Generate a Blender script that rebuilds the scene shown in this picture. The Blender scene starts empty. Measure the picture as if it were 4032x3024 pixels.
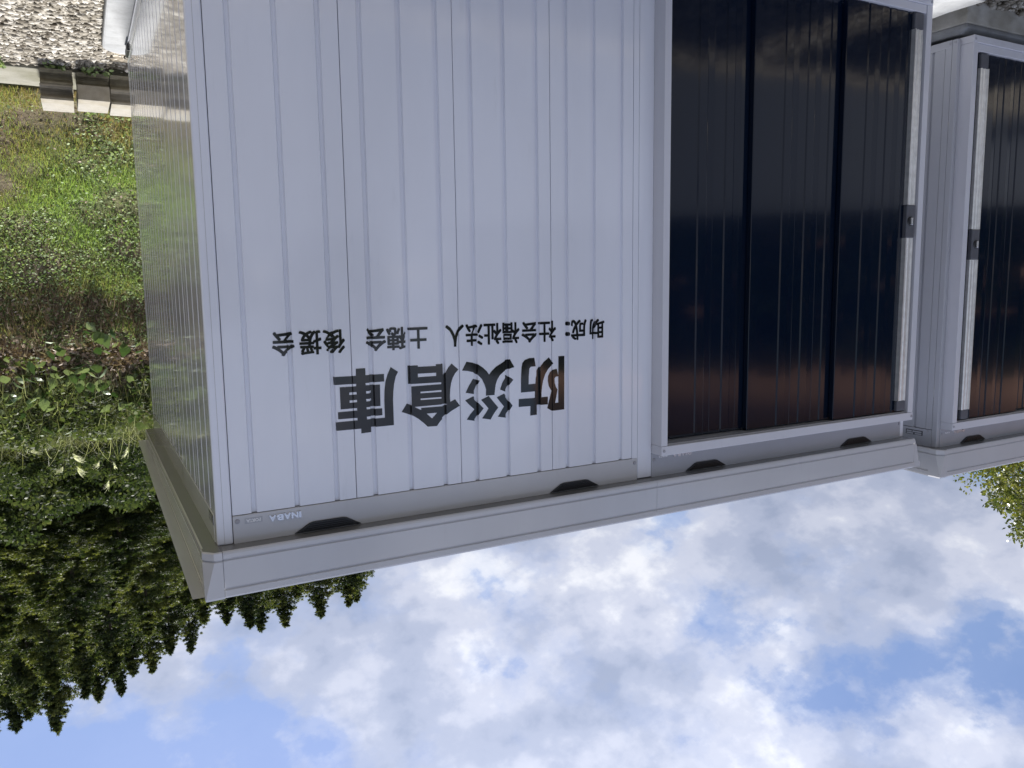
import bpy, bmesh, math, random
import numpy as np
from mathutils import Vector, Matrix

random.seed(7)
rng = np.random.default_rng(11)
scene = bpy.context.scene
col = scene.collection
R = math.radians

# ------------------------------------------------------------------ camera
cam_data = bpy.data.cameras.new('camera')
cam = bpy.data.objects.new('camera', cam_data)
col.objects.link(cam)
cr = Vector((0.87934137, 0.47598289, -0.01410821))
cu = Vector((0.07275778, -0.10501709, 0.99180528))
cf = Vector((-0.47060074, 0.8731619, 0.12697733))
m = Matrix((-cr, -cu, -cf)).transposed().to_4x4()      # the phone was held upside down
m.translation = Vector((3.7983, -2.6930, 1.3557))
cam.matrix_world = m
cam_data.sensor_width = 36.0
cam_data.lens = 36.0 * 3127.9 / 4032.0
cam_data.clip_start = 0.05
cam_data.clip_end = 2000
scene.camera = cam

# ------------------------------------------------------------------ world
SUN_EL, SUN_AZ = R(62), R(-3)          # azimuth from +Y towards +X
world = bpy.data.worlds.new('World')
scene.world = world
world.use_nodes = True
nt = world.node_tree
nt.nodes.clear()
def N(t, **k):
    n = nt.nodes.new(t)
    for a, v in k.items(): setattr(n, a, v)
    return n
def Lk(a, b): nt.links.new(a, b)
out = N('ShaderNodeOutputWorld'); bg = N('ShaderNodeBackground')
bg.inputs['Strength'].default_value = 0.082
sky = N('ShaderNodeTexSky', sky_type='NISHITA', sun_disc=False, sun_elevation=SUN_EL, sun_rotation=SUN_AZ)
sky.air_density = 1.0; sky.dust_density = 0.6; sky.ozone_density = 2.0
tc = N('ShaderNodeTexCoord'); sep = N('ShaderNodeSeparateXYZ')
Lk(tc.outputs['Generated'], sep.inputs[0])
zmax = N('ShaderNodeMath', operation='MAXIMUM'); zmax.inputs[1].default_value = 0.0
Lk(sep.outputs['Z'], zmax.inputs[0])
za = N('ShaderNodeMath', operation='ADD'); za.inputs[1].default_value = 0.50
Lk(zmax.outputs[0], za.inputs[0])
dx = N('ShaderNodeMath', operation='DIVIDE'); dy = N('ShaderNodeMath', operation='DIVIDE')
Lk(sep.outputs['X'], dx.inputs[0]); Lk(za.outputs[0], dx.inputs[1])
Lk(sep.outputs['Y'], dy.inputs[0]); Lk(za.outputs[0], dy.inputs[1])
cmb = N('ShaderNodeCombineXYZ'); Lk(dx.outputs[0], cmb.inputs[0]); Lk(dy.outputs[0], cmb.inputs[1])
off = N('ShaderNodeMapping'); off.inputs['Location'].default_value = (-30.745054, -15.062597, -7.422576)
Lk(cmb.outputs[0], off.inputs['Vector'])
def noise(scale, detail, rough, dist=0.0, loc=None):
    n = N('ShaderNodeTexNoise'); n.inputs['Scale'].default_value = scale; n.inputs['Detail'].default_value = detail
    n.inputs['Roughness'].default_value = rough; n.inputs['Distortion'].default_value = dist
    src = off.outputs[0]
    if loc:
        mp = N('ShaderNodeMapping'); mp.inputs['Location'].default_value = loc; Lk(src, mp.inputs['Vector']); src = mp.outputs[0]
    Lk(src, n.inputs['Vector'])
    return n
def ramp(fac, stops):
    r = N('ShaderNodeValToRGB'); e = r.color_ramp.elements
    while len(e) > 1: e.remove(e[-1])
    e[0].position, e[0].color = stops[0][0], (*stops[0][1], 1)
    for p, c in stops[1:]:
        k = e.new(p); k.color = (*c, 1)
    r.color_ramp.interpolation = 'EASE'
    Lk(fac, r.inputs[0])
    return r
cov = noise(3.190329, 12.0, 0.56, 0.0)
cpuff = noise(9.0, 8.0, 0.6, 0.0, (9.4, 3.1, 0))
csum = N('ShaderNodeMath', operation='MULTIPLY_ADD'); csum.inputs[1].default_value = 0.28; Lk(cpuff.outputs[0], csum.inputs[0]); Lk(cov.outputs[0], csum.inputs[2])
csub = N('ShaderNodeMath', operation='SUBTRACT'); csub.inputs[1].default_value = 0.14; Lk(csum.outputs[0], csub.inputs[0])
mask = ramp(csub.outputs[0], [(0.372, (.06,)*3), (0.42, (.38,)*3), (0.465, (.82,)*3), (0.52, (1,)*3)])
shade = noise(5.0, 8.0, 0.52, 0.0, (7.3, 2.2, 0))
shade2 = noise(1.8, 4.0, 0.5, 0.0, (1.3, 9.2, 0))
sadd = N('ShaderNodeMath', operation='ADD'); Lk(shade.outputs[0], sadd.inputs[0]); Lk(shade2.outputs[0], sadd.inputs[1])
puff = noise(11.0, 6.0, 0.55, 0.0, (4.4, 8.1, 0))
def wsum(parts):
    acc = None
    for src_, w_ in parts:
        m_ = N('ShaderNodeMath', operation='MULTIPLY_ADD'); m_.inputs[1].default_value = w_; m_.inputs[2].default_value = 0.0
        Lk(src_, m_.inputs[0])
        if acc is not None: Lk(acc, m_.inputs[2])
        acc = m_.outputs[0]
    return acc
bright = wsum([(shade.outputs[0], .42), (shade2.outputs[0], .18), (puff.outputs[0], .40)])
ccol = ramp(bright, [(0.39, (1.85, 2.15, 2.95)), (0.46, (2.35, 2.62, 3.42)), (0.53, (3.1, 3.3, 4.0)), (0.61, (4.5, 4.6, 4.95))])
smix = N('ShaderNodeMixRGB'); Lk(mask.outputs[0], smix.inputs[0])
tint = N('ShaderNodeMixRGB', blend_type='MULTIPLY'); tint.inputs[0].default_value = 1.0; tint.inputs[2].default_value = (.58, .565, .62, 1)
Lk(sky.outputs[0], tint.inputs[1])
Lk(tint.outputs[0], smix.inputs[1]); Lk(ccol.outputs[0], smix.inputs[2])
# standard overcast luminance: the cloud layer is brighter overhead than low down
ov1 = N('ShaderNodeMath', operation='MULTIPLY_ADD'); ov1.inputs[1].default_value = 1.05; ov1.inputs[2].default_value = 0.60
Lk(zmax.outputs[0], ov1.inputs[0])
ovm = N('ShaderNodeVectorMath', operation='SCALE'); Lk(smix.outputs[0], ovm.inputs[0]); Lk(ov1.outputs[0], ovm.inputs['Scale'])
Lk(ovm.outputs[0], bg.inputs['Color']); Lk(bg.outputs[0], out.inputs[0])

# ------------------------------------------------------------------ sun and exposure
sd = bpy.data.lights.new('sun', 'SUN'); sun = bpy.data.objects.new('sun', sd); col.objects.link(sun)
sd.energy = 4.0; sd.angle = R(7.0); sd.color = (1.0, 0.96, 0.90)
sv = Vector((math.sin(SUN_AZ)*math.cos(SUN_EL), math.cos(SUN_AZ)*math.cos(SUN_EL), math.sin(SUN_EL)))
sun.rotation_euler = sv.to_track_quat('Z', 'Y').to_euler()
sun.location = sv * 60
scene.view_settings.view_transform = 'Standard'
scene.view_settings.look = 'None'
scene.view_settings.exposure = 1.38
scene.view_settings.gamma = 1.0
scene.view_settings.use_curve_mapping = False

# ------------------------------------------------------------------ materials
def mat(name):
    mt = bpy.data.materials.new(name); mt.use_nodes = True
    t = mt.node_tree; b = t.nodes['Principled BSDF']
    return mt, t, b
def nz(t, scale, detail=4, rough=.55, vec=None, dist=0):
    n = t.nodes.new('ShaderNodeTexNoise'); n.inputs['Scale'].default_value = scale
    n.inputs['Detail'].default_value = detail; n.inputs['Roughness'].default_value = rough
    n.inputs['Distortion'].default_value = dist
    if vec is None:
        c = t.nodes.new('ShaderNodeTexCoord'); vec = c.outputs['Object']
    t.links.new(vec, n.inputs['Vector'])
    return n.outputs[0]
def rmp(t, fac, stops):
    r = t.nodes.new('ShaderNodeValToRGB'); e = r.color_ramp.elements
    while len(e) > 1: e.remove(e[-1])
    e[0].position, e[0].color = stops[0][0], (*stops[0][1], 1)
    for p, c in stops[1:]:
        k = e.new(p); k.color = (*c, 1)
    t.links.new(fac, r.inputs[0])
    return r.outputs[0]
def bump(t, b, h, strength, dist=0.01):
    n = t.nodes.new('ShaderNodeBump'); n.inputs['Strength'].default_value = strength; n.inputs['Distance'].default_value = dist
    t.links.new(h, n.inputs['Height']); t.links.new(n.outputs[0], b.inputs['Normal'])
def coords(t, scale=(1, 1, 1)):
    c = t.nodes.new('ShaderNodeTexCoord'); mp = t.nodes.new('ShaderNodeMapping'); mp.inputs['Scale'].default_value = scale
    t.links.new(c.outputs['Object'], mp.inputs['Vector'])
    return mp.outputs[0]

def paint(name, c, rough, var=.06, dirt=.25, spec=.5, coat=0.0, cr=.04):
    mt, t, b = mat(name)
    n1 = nz(t, 1.3, 5, .6, coords(t, (1, 1, .35)))
    lo = tuple(v*(1-var) for v in c); hi = tuple(min(1, v*(1+var*.5)) for v in c)
    cc = rmp(t, n1, [(.35, lo), (.6, hi)])
    n2 = nz(t, 9, 7, .7, coords(t, (2, 2, .25)))
    f = rmp(t, n2, [(.60, (0,)*3), (.78, (dirt,)*3)])
    mx = t.nodes.new('ShaderNodeMixRGB'); mx.inputs[2].default_value = (.30*c[0], .29*c[1], .26*c[2], 1)
    mu = t.nodes.new('ShaderNodeMath'); mu.operation = 'MULTIPLY'; mu.inputs[1].default_value = .55
    t.links.new(f, mu.inputs[0]); t.links.new(mu.outputs[0], mx.inputs[0]); t.links.new(cc, mx.inputs[1])
    t.links.new(mx.outputs[0], b.inputs['Base Color'])
    rr = rmp(t, nz(t, 2.1, 5, .6), [(.3, (rough*.8,)*3), (.7, (rough*1.3,)*3)])
    t.links.new(rr, b.inputs['Roughness'])
    b.inputs['Specular IOR Level'].default_value = spec
    b.inputs['Coat Weight'].default_value = coat; b.inputs['Coat Roughness'].default_value = cr
    bump(t, b, nz(t, 1.6, 4, .5, coords(t, (1, 1, .6))), .09, .006)
    return mt
M = {}
M['wall'] = paint('white_painted_steel', (.80, .82, .90), .10, coat=.5)
M['trim'] = paint('pale_grey_painted_steel', (.565, .565, .59), .12, coat=.4)
M['silver'] = paint('silver_grey_painted_steel', (.45, .46, .50), .16, coat=.3)
M['door'] = paint('charcoal_painted_steel', (.0025, .0075, .021), .12, .1, .1, spec=.3, coat=.35, cr=.06)
M['frame'] = paint('satin_aluminium_frame', (.64, .645, .70), .2)
def simple(name, c, rough=.5, metal=0, spec=.5):
    mt, t, b = mat(name)
    n = nz(t, 30, 4)
    t.links.new(rmp(t, n, [(.3, tuple(v*.88 for v in c)), (.7, tuple(min(1, v*1.08) for v in c))]), b.inputs['Base Color'])
    b.inputs['Roughness'].default_value = rough; b.inputs['Metallic'].default_value = metal
    b.inputs['Specular IOR Level'].default_value = spec
    return mt
M['soffit'] = paint('dark_grey_soffit', (.17, .17, .17), .2)  # even grey, darker than the eave boards
M['vinyl'] = simple('dark_vinyl', (.018, .019, .021), .05, 0, .75)
M['black'] = simple('black_plastic', (.012, .013, .016), .35)
M['lockplate'] = simple('dark_grey_plastic', (.10, .105, .125), .4)
M['alu'] = simple('brushed_aluminium', (.90, .90, .89), .36, .65)
M['chrome'] = simple('bright_metal_letter', (.85, .86, .9), .2, .6)
M['white'] = simple('white_print', (.8, .8, .82), .4)
M['dark'] = simple('interior_shade', (.01, .01, .011), .8)  # near-black colour carrying the shade behind the doors
M['bolt'] = simple('grey_bolt_cap', (.38, .38, .42), .3)

def concrete(name, c, scale=14, bs=.25, stain=(.6, .57, .5)):
    mt, t, b = mat(name)
    a = nz(t, scale, 8, .7); d = nz(t, 2.3, 6, .65)
    c1 = rmp(t, a, [(.25, tuple(v*.72 for v in c)), (.5, c), (.75, tuple(min(1, v*1.15) for v in c))])
    c2 = rmp(t, d, [(.42, stain), (.62, (1, 1, 1))])
    mx = t.nodes.new('ShaderNodeMixRGB'); mx.blend_type = 'MULTIPLY'; mx.inputs[0].default_value = .8
    t.links.new(c1, mx.inputs[1]); t.links.new(c2, mx.inputs[2]); t.links.new(mx.outputs[0], b.inputs['Base Color'])
    b.inputs['Roughness'].default_value = .9
    bump(t, b, nz(t, scale*6, 5, .7), bs, .004)
    return mt
M['slab'] = concrete('pale_mortar', (.28, .29, .305), 11, .35, (.75, .75, .74))
M['block'] = concrete('grey_block_concrete', (.26, .245, .20), 22, .7, (.45, .42, .32))
M['block_pale'] = concrete('weathered_pale_concrete', (.235, .225, .205), 16, .4, (.8, .74, .6))
M['found'] = concrete('foundation_concrete', (.44, .435, .41), 9, .25)
M['curb'] = concrete('mossy_concrete', (.17, .165, .14), 9, .4, (.5, .5, .36))

def soil(name):
    mt, t, b = mat(name)
    a = nz(t, 7, 9, .7); d = nz(t, 1.1, 5, .6)
    c1 = rmp(t, a, [(.3, (.06, .045, .03)), (.5, (.13, .10, .062)), (.72, (.22, .175, .12))])
    c2 = rmp(t, a, [(.3, (.05, .066, .02)), (.7, (.14, .16, .05))])
    mx = t.nodes.new('ShaderNodeMixRGB'); t.links.new(rmp(t, d, [(.42, (0,)*3), (.6, (1,)*3)]), mx.inputs[0])
    t.links.new(c1, mx.inputs[1]); t.links.new(c2, mx.inputs[2]); t.links.new(mx.outputs[0], b.inputs['Base Color'])
    b.inputs['Roughness'].default_value = 1.0
    bump(t, b, nz(t, 22, 8, .75), .9, .05)
    return mt
M['soil'] = soil('grassy_soil')
def gravel_bed():
    mt, t, b = mat('gravel_bed')
    v = t.nodes.new('ShaderNodeTexVoronoi'); v.inputs['Scale'].default_value = 38
    t.links.new(coords(t), v.inputs['Vector'])
    sp = t.nodes.new('ShaderNodeSeparateColor'); t.links.new(v.outputs['Color'], sp.inputs[0])
    t.links.new(rmp(t, sp.outputs[0], [(.1, (.08, .065, .045)), (.5, (.22, .19, .145)), (.9, (.42, .39, .33))]), b.inputs['Base Color'])
    b.inputs['Roughness'].default_value = .9
    inv = t.nodes.new('ShaderNodeMath'); inv.operation = 'SUBTRACT'; inv.inputs[0].default_value = 1
    t.links.new(v.outputs['Distance'], inv.inputs[1])
    bump(t, b, inv.outputs[0], 1.0, .02)
    return mt
M['gravel_bed'] = gravel_bed()

def tinted(name, lo, mid, hi, transl=.0, rough=.6, objvar=.0, spec=.3):
    """leaf-like material: colour from the mesh attribute 'tint' (0..1)"""
    mt, t, b = mat(name)
    at = t.nodes.new('ShaderNodeAttribute'); at.attribute_name = 'tint'
    fac = at.outputs['Fac']
    if objvar:
        oi = t.nodes.new('ShaderNodeObjectInfo')
        ma = t.nodes.new('ShaderNodeMath'); ma.operation = 'MULTIPLY_ADD'; ma.inputs[1].default_value = objvar
        t.links.new(oi.outputs['Random'], ma.inputs[0]); t.links.new(fac, ma.inputs[2])
        sb = t.nodes.new('ShaderNodeMath'); sb.operation = 'SUBTRACT'; sb.inputs[1].default_value = objvar/2
        t.links.new(ma.outputs[0], sb.inputs[0]); fac = sb.outputs[0]
    c = rmp(t, fac, [(.05, lo), (.5, mid), (.95, hi)])
    t.links.new(c, b.inputs['Base Color'])
    b.inputs['Roughness'].default_value = rough; b.inputs['Specular IOR Level'].default_value = spec
    if transl:
        tr = t.nodes.new('ShaderNodeBsdfTranslucent'); mx = t.nodes.new('ShaderNodeMixShader'); mx.inputs[0].default_value = transl
        br = t.nodes.new('ShaderNodeMixRGB'); br.blend_type = 'MULTIPLY'; br.inputs[0].default_value = 1; br.inputs[2].default_value = (1.5, 1.6, .9, 1)
        t.links.new(c, br.inputs[1]); t.links.new(br.outputs[0], tr.inputs['Color'])
        o = t.nodes['Material Output']
        t.links.new(b.outputs[0], mx.inputs[1]); t.links.new(tr.outputs[0], mx.inputs[2]); t.links.new(mx.outputs[0], o.inputs[0])
    return mt
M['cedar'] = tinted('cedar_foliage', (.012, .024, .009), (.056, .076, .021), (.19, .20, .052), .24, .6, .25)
M['holly'] = tinted('glossy_small_leaves', (.035, .055, .014), (.095, .115, .028), (.26, .25, .065), .25, .4, 0, .5)
M['bush'] = tinted('bush_foliage', (.020, .032, .014), (.050, .070, .028), (.13, .145, .06), .25, .6, .3, .12)
M['stone'] = tinted('gravel_stone', (.075, .062, .045), (.23, .21, .175), (.52, .50, .46), 0, .85)
M['blade'] = tinted('grass_blade', (.33, .25, .14), (.27, .29, .105), (.27, .38, .12), .35, .6)
M['clover'] = tinted('weed_leaf', (.09, .13, .05), (.20, .27, .11), (.40, .47, .28), .25, .6, 0, .15)
M['litter'] = tinted('dead_leaf', (.08, .055, .035), (.25, .18, .125), (.60, .52, .43), .1, .8)
M['under'] = tinted('undergrowth_leaf', (.045, .062, .022), (.125, .155, .055), (.34, .38, .20), .25, .6, 0, .12)
M['kudzu'] = tinted('vine_leaf', (.045, .085, .030), (.115, .165, .07), (.30, .36, .22), .16, .42, 1.1)
M['reed'] = tinted('reed_blade', (.075, .08, .04), (.16, .165, .085), (.45, .45, .34), .3, .5)
M['plume'] = tinted('plume', (.58, .55, .53), (.80, .78, .76), (.93, .92, .91), .4, .7)
M['bark'] = concrete('bark', (.10, .075, .055), 9, .8)

# ------------------------------------------------------------------ mesh helpers
def link(name, me, parent=None, material=None):
    o = bpy.data.objects.new(name, me); col.objects.link(o)
    if parent: o.parent = parent
    if material and not me.materials: me.materials.append(material)
    return o
def me_from(name, v, f):
    me = bpy.data.meshes.new(name); me.from_pydata([tuple(p) for p in v], [], [tuple(q) for q in f]); me.update()
    return me
def quads(name, V, tint=None, smooth=False):
    """V: (n,k,3) array, n separate k-gons"""
    n, k, _ = V.shape
    me = bpy.data.meshes.new(name)
    me.vertices.add(n*k); me.vertices.foreach_set('co', V.reshape(-1).astype(np.float32))
    me.loops.add(n*k); me.loops.foreach_set('vertex_index', np.arange(n*k, dtype=np.int32))
    me.polygons.add(n); me.polygons.foreach_set('loop_start', np.arange(0, n*k, k, dtype=np.int32))
    me.polygons.foreach_set('loop_total', np.full(n, k, dtype=np.int32))
    me.update(calc_edges=True)
    if tint is not None:
        a = me.attributes.new('tint', 'FLOAT', 'POINT'); a.data.foreach_set('value', np.repeat(tint, k).astype(np.float32))
    return me
def tag(o, label=None, cat=None, group=None, kind=None):
    if label: o['label'] = label
    if cat: o['category'] = cat
    if group: o['group'] = group
    if kind: o['kind'] = kind
    return o
def empty(name, loc=(0, 0, 0)):
    o = bpy.data.objects.new(name, None); o.empty_display_size = .2; o.location = loc; col.objects.link(o)
    return o
class MB:
    def __init__(s): s.bm = bmesh.new()
    def box(s, x0, x1, y0, y1, z0, z1):
        c = [(x0, y0, z0), (x1, y0, z0), (x1, y1, z0), (x0, y1, z0), (x0, y0, z1), (x1, y0, z1), (x1, y1, z1), (x0, y1, z1)]
        v = [s.bm.verts.new(p) for p in c]
        for q in ((0, 3, 2, 1), (4, 5, 6, 7), (0, 1, 5, 4), (1, 2, 6, 5), (2, 3, 7, 6), (3, 0, 4, 7)): s.bm.faces.new([v[i] for i in q])
        return s
    def poly_prism(s, ring, d):
        """closed ring of 3d points pushed along vector d"""
        a = [s.bm.verts.new(p) for p in ring]; b = [s.bm.verts.new(Vector(p)+Vector(d)) for p in ring]
        s.bm.faces.new(a); s.bm.faces.new(b[::-1]); n = len(a)
        for i in range(n): s.bm.faces.new((a[i], b[i], b[(i+1) % n], a[(i+1) % n]))
        return s
    def sheet(s, line, d):
        """open polyline pushed along d"""
        a = [s.bm.verts.new(p) for p in line]; b = [s.bm.verts.new(Vector(p)+Vector(d)) for p in line]
        for i in range(len(a)-1): s.bm.faces.new((a[i], a[i+1], b[i+1], b[i]))
        return s
    def cyl(s, c, axis, r, h, n=12, r2=None):
        axis = Vector(axis).normalized(); u = axis.orthogonal().normalized(); w = axis.cross(u); r2 = r if r2 is None else r2
        c = Vector(c); A, B = [], []
        for i in range(n):
            t = 2*math.pi*i/n; d = u*math.cos(t)+w*math.sin(t)
            A.append(s.bm.verts.new(c+d*r)); B.append(s.bm.verts.new(c+d*r2+axis*h))
        for i in range(n): s.bm.faces.new((A[i], A[(i+1) % n], B[(i+1) % n], B[i]))
        s.bm.faces.new(A[::-1]); s.bm.faces.new(B)
        return s
    def build(s, name, material, parent=None, bevel=0, smooth=False, recalc=True):
        if recalc: bmesh.ops.recalc_face_normals(s.bm, faces=s.bm.faces)
        me = bpy.data.meshes.new(name); s.bm.to_mesh(me); s.bm.free(); me.materials.append(material)
        if smooth: me.polygons.foreach_set('use_smooth', [True]*len(me.polygons))
        o = link(name, me, parent)
        if bevel:
            b = o.modifiers.new('bevel', 'BEVEL'); b.width = bevel; b.segments = 2; b.limit_method = 'ANGLE'; b.angle_limit = R(40)
        return o

# ------------------------------------------------------------------ terrain
def th_np(x, y):
    n = .05*np.sin(1.7*x+.6*y)+.04*np.sin(2.9*y-1.3*x+1)+.025*np.sin(5.1*x+3.7*y)
    w = np.clip((y-4.0)/1.5, 0, 1)
    yy = y+.18*np.sin(1.1*x+.4)*w
    return np.interp(yy, [3.87, 4.2, 6.0, 6.22, 7.9, 9.0, 14, 22, 40, 90], [-.035, .06, 1.42, 1.80, 2.90, 3.10, 3.3, 5.4, 11, 22])+n*w
def th(x, y): return float(th_np(np.array(x, float), np.array(y, float)))

def asphalt():
    mt, t, b = mat('old_asphalt')
    c1 = rmp(t, nz(t, 60, 6, .7), [(.3, (.060, .068, .082)), (.6, (.095, .103, .118)), (.8, (.14, .145, .155))])
    t.links.new(c1, b.inputs['Base Color']); b.inputs['Roughness'].default_value = .9
    bump(t, b, nz(t, 160, 4, .7), .5, .006)
    tc_ = t.nodes.new('ShaderNodeTexCoord'); sp = t.nodes.new('ShaderNodeSeparateXYZ'); t.links.new(tc_.outputs['Object'], sp.inputs[0])
    ad = t.nodes.new('ShaderNodeMath'); ad.operation = 'MULTIPLY_ADD'; ad.inputs[1].default_value = 1.6
    t.links.new(nz(t, 2.0, 8, .7), ad.inputs[0]); t.links.new(sp.outputs['Y'], ad.inputs[2])
    mr = t.nodes.new('ShaderNodeMapRange'); mr.inputs['From Min'].default_value = -.95; mr.inputs['From Max'].default_value = -.45; mr.inputs['To Min'].default_value = 1; mr.inputs['To Max'].default_value = 0
    t.links.new(ad.outputs[0], mr.inputs['Value'])
    gv = t.nodes.new('ShaderNodeMixRGB'); t.links.new(mr.outputs[0], gv.inputs[0]); gv.inputs[1].default_value = (.26, .235, .19, 1); t.links.new(c1, gv.inputs[2])
    t.links.new(gv.outputs[0], b.inputs['Base Color'])
    return mt
M['asphalt'] = asphalt()
rd = MB().sheet([(-60, -60, -.071), (60, -60, -.071)], (0, 58.35, 0)).build('yard', M['asphalt'], recalc=False)
tag(rd, kind='structure')
g = MB().sheet([(-400, -400, -.075), (400, -400, -.075)], (0, 800, 0)).build('ground', M['gravel_bed'], recalc=False)
tag(g, kind='structure')
xs = np.unique(np.concatenate([np.linspace(-70, -8, 40), np.linspace(-8, 9, 190), np.linspace(9, 70, 40)]))
ys = np.unique(np.concatenate([np.linspace(3.86, 10, 100), np.linspace(10, 90, 60)]))
X, Y = np.meshgrid(xs, ys); Z = th_np(X, Y)
Z[0, :] = -.30
nx, ny = len(xs), len(ys)
idx = np.arange(nx*ny).reshape(ny, nx)
F = np.stack([idx[:-1, :-1], idx[:-1, 1:], idx[1:, 1:], idx[1:, :-1]], -1).reshape(-1, 4)
me = me_from('bank', np.stack([X, Y, Z], -1).reshape(-1, 3), F)
me.polygons.foreach_set('use_smooth', [True]*len(me.polygons))
bank = link('hillside', me, None, M['soil']); tag(bank, kind='structure')

# ------------------------------------------------------------------ shed parts
W, D = 3.458, 2.5476
GROOVES = [3.336, 3.192, 3.052, 2.911, 2.773, 2.636, 2.503, 2.3685, 2.2285, 2.095, 1.965, 1.830]
SEAMS = [2.981, 2.569, 2.165]
GP = [(-.0100, 0), (-.0076, .0115), (.0040, .0115), (.0088, 0)]       # groove section
def groove_depth(x):
    for c in GROOVES:
        u = x-c
        if GP[0][0] < u < GP[3][0]:
            return float(np.interp(u, [p[0] for p in GP], [p[1] for p in GP]))
    for c in SEAMS:
        if abs(x-c) < .0022: return .004*(1-abs(x-c)/.0022)
    return 0.0
def panel_line(s0, s1, grooves, gp=GP):
    """section of one folded sheet: list of (s, depth)"""
    p = [(s0+.0012, .016), (s0+.0012, .0016), (s0+.0026, 0)]
    for c in sorted(grooves):
        p += [(c+a, b) for a, b in gp]
    p += [(s1-.0026, 0), (s1-.0012, .0016), (s1-.0012, .016)]
    return p
def wall_panel(parent, section, place, z0, z1, material, name='wall_panel'):
    return MB().sheet([place(s, d)+(z0,) for s, d in section], (0, 0, z1-z0)).build(name, material, parent, recalc=False)
def bolt(parent, c, axis, r=.008):
    return MB().cyl(c, axis, r, .0035, 12, r*.8).build('bolt', M['bolt'], parent)

def louver(parent, xc, y, z):
    """black trapezoid vent under the eave, wide side up; faces -y"""
    f = MB()
    ring = [(xc-.119, y, z+.033), (xc+.119, y, z+.033), (xc+.066, y, z+.003), (xc+.052, y, z), (xc-.052, y, z), (xc-.066, y, z+.003)]
    f.poly_prism(ring, (0, -.008, 0))
    o = f.build('vent', M['black'], parent, bevel=.002)
    s = MB()
    for k in range(4):
        zz = z+.008+k*.0065
        hw = .050+(zz-z)/.033*.050
        s.box(xc-hw, xc+hw, y-.0125, y-.0078, zz, zz+.003)
    s.build('louver_slats', M['black'], o)
    return o
def text_mesh(body, size, offset=0.0, shear=0.0, extrude=0.0):
    c = bpy.data.curves.new('txt', 'FONT'); c.body = body; c.size = size; c.offset = offset; c.shear = shear
    c.fill_mode = 'FRONT' if not extrude else 'BOTH'; c.extrude = extrude; c.resolution_u = 4
    o = bpy.data.objects.new('txt', c); col.objects.link(o)
    dg = bpy.context.evaluated_depsgraph_get(); dg.update()
    me = bpy.data.meshes.new_from_object(o.evaluated_get(dg))
    bpy.data.objects.remove(o); bpy.data.curves.remove(c)
    return me
def fit(me, x0, x1, z0, z1, y):
    """lay a text mesh on a wall facing -y, filling the given rectangle"""
    n = len(me.vertices); a = np.empty(n*3); me.vertices.foreach_get('co', a); a = a.reshape(-1, 3)
    lo, hi = a.min(0), a.max(0)
    b = np.empty_like(a)
    b[:, 0] = x0+(a[:, 0]-lo[0])/(hi[0]-lo[0])*(x1-x0)
    b[:, 2] = z0+(a[:, 1]-lo[1])/(hi[1]-lo[1])*(z1-z0)
    b[:, 1] = y-(a[:, 2]-lo[2])
    me.vertices.foreach_set('co', b.reshape(-1)); me.update()
    return me
def badge(parent, x0, x1, z0, z1, fx0, fx1, fz0, fz1, y, material=None):
    """maker's badge: five raised letters and a small recessed plate with five more"""
    step = (x1-x0)/5
    wd = [.42, 1.1, 1.1, 1.05, 1.1]; tot = sum(wd); x = x0
    for ch, w in zip('INABA', wd):
        ww = w/tot*(x1-x0)
        me = text_mesh(ch, .03, .0016, .0, .0026)
        fit(me, x+.0008, x+ww-.0008, z0, z1, y)
        link('badge_letter', me, parent, material or M['chrome'])
        x += ww
    pl = MB()
    pl.box(fx0, fx1, y-.0012, y+.002, fz0, fz1)
    o = pl.build('name_plate', M['silver'], parent, bevel=.0006)
    me = text_mesh('FORTA', .02, .0009)
    fit(me, fx0+.006, fx1-.005, fz0+.0035, fz1-.0035, y-.0018)
    link('plate_lettering', me, o, M['white'])
def rating_plate(parent, x, y0, y1, z0, z1):
    """dark maker's plate on a side facing +x"""
    o = MB().box(x-.001, x+.0015, y0, y1, z0, z1).build('rating_plate', M['black'], parent)
    f = MB(); h = (z1-z0); w = (y1-y0)
    for a, b, c, d in ((.05, .46, .60, .92), (.54, .95, .60, .92), (.05, .60, .14, .50), (.64, .95, .14, .50)):
        f.box(x+.0014, x+.0021, y0+a*w, y0+b*w, z0+c*h, z0+d*h)
    f.build('plate_field', M['silver'], o)
    return o

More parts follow.
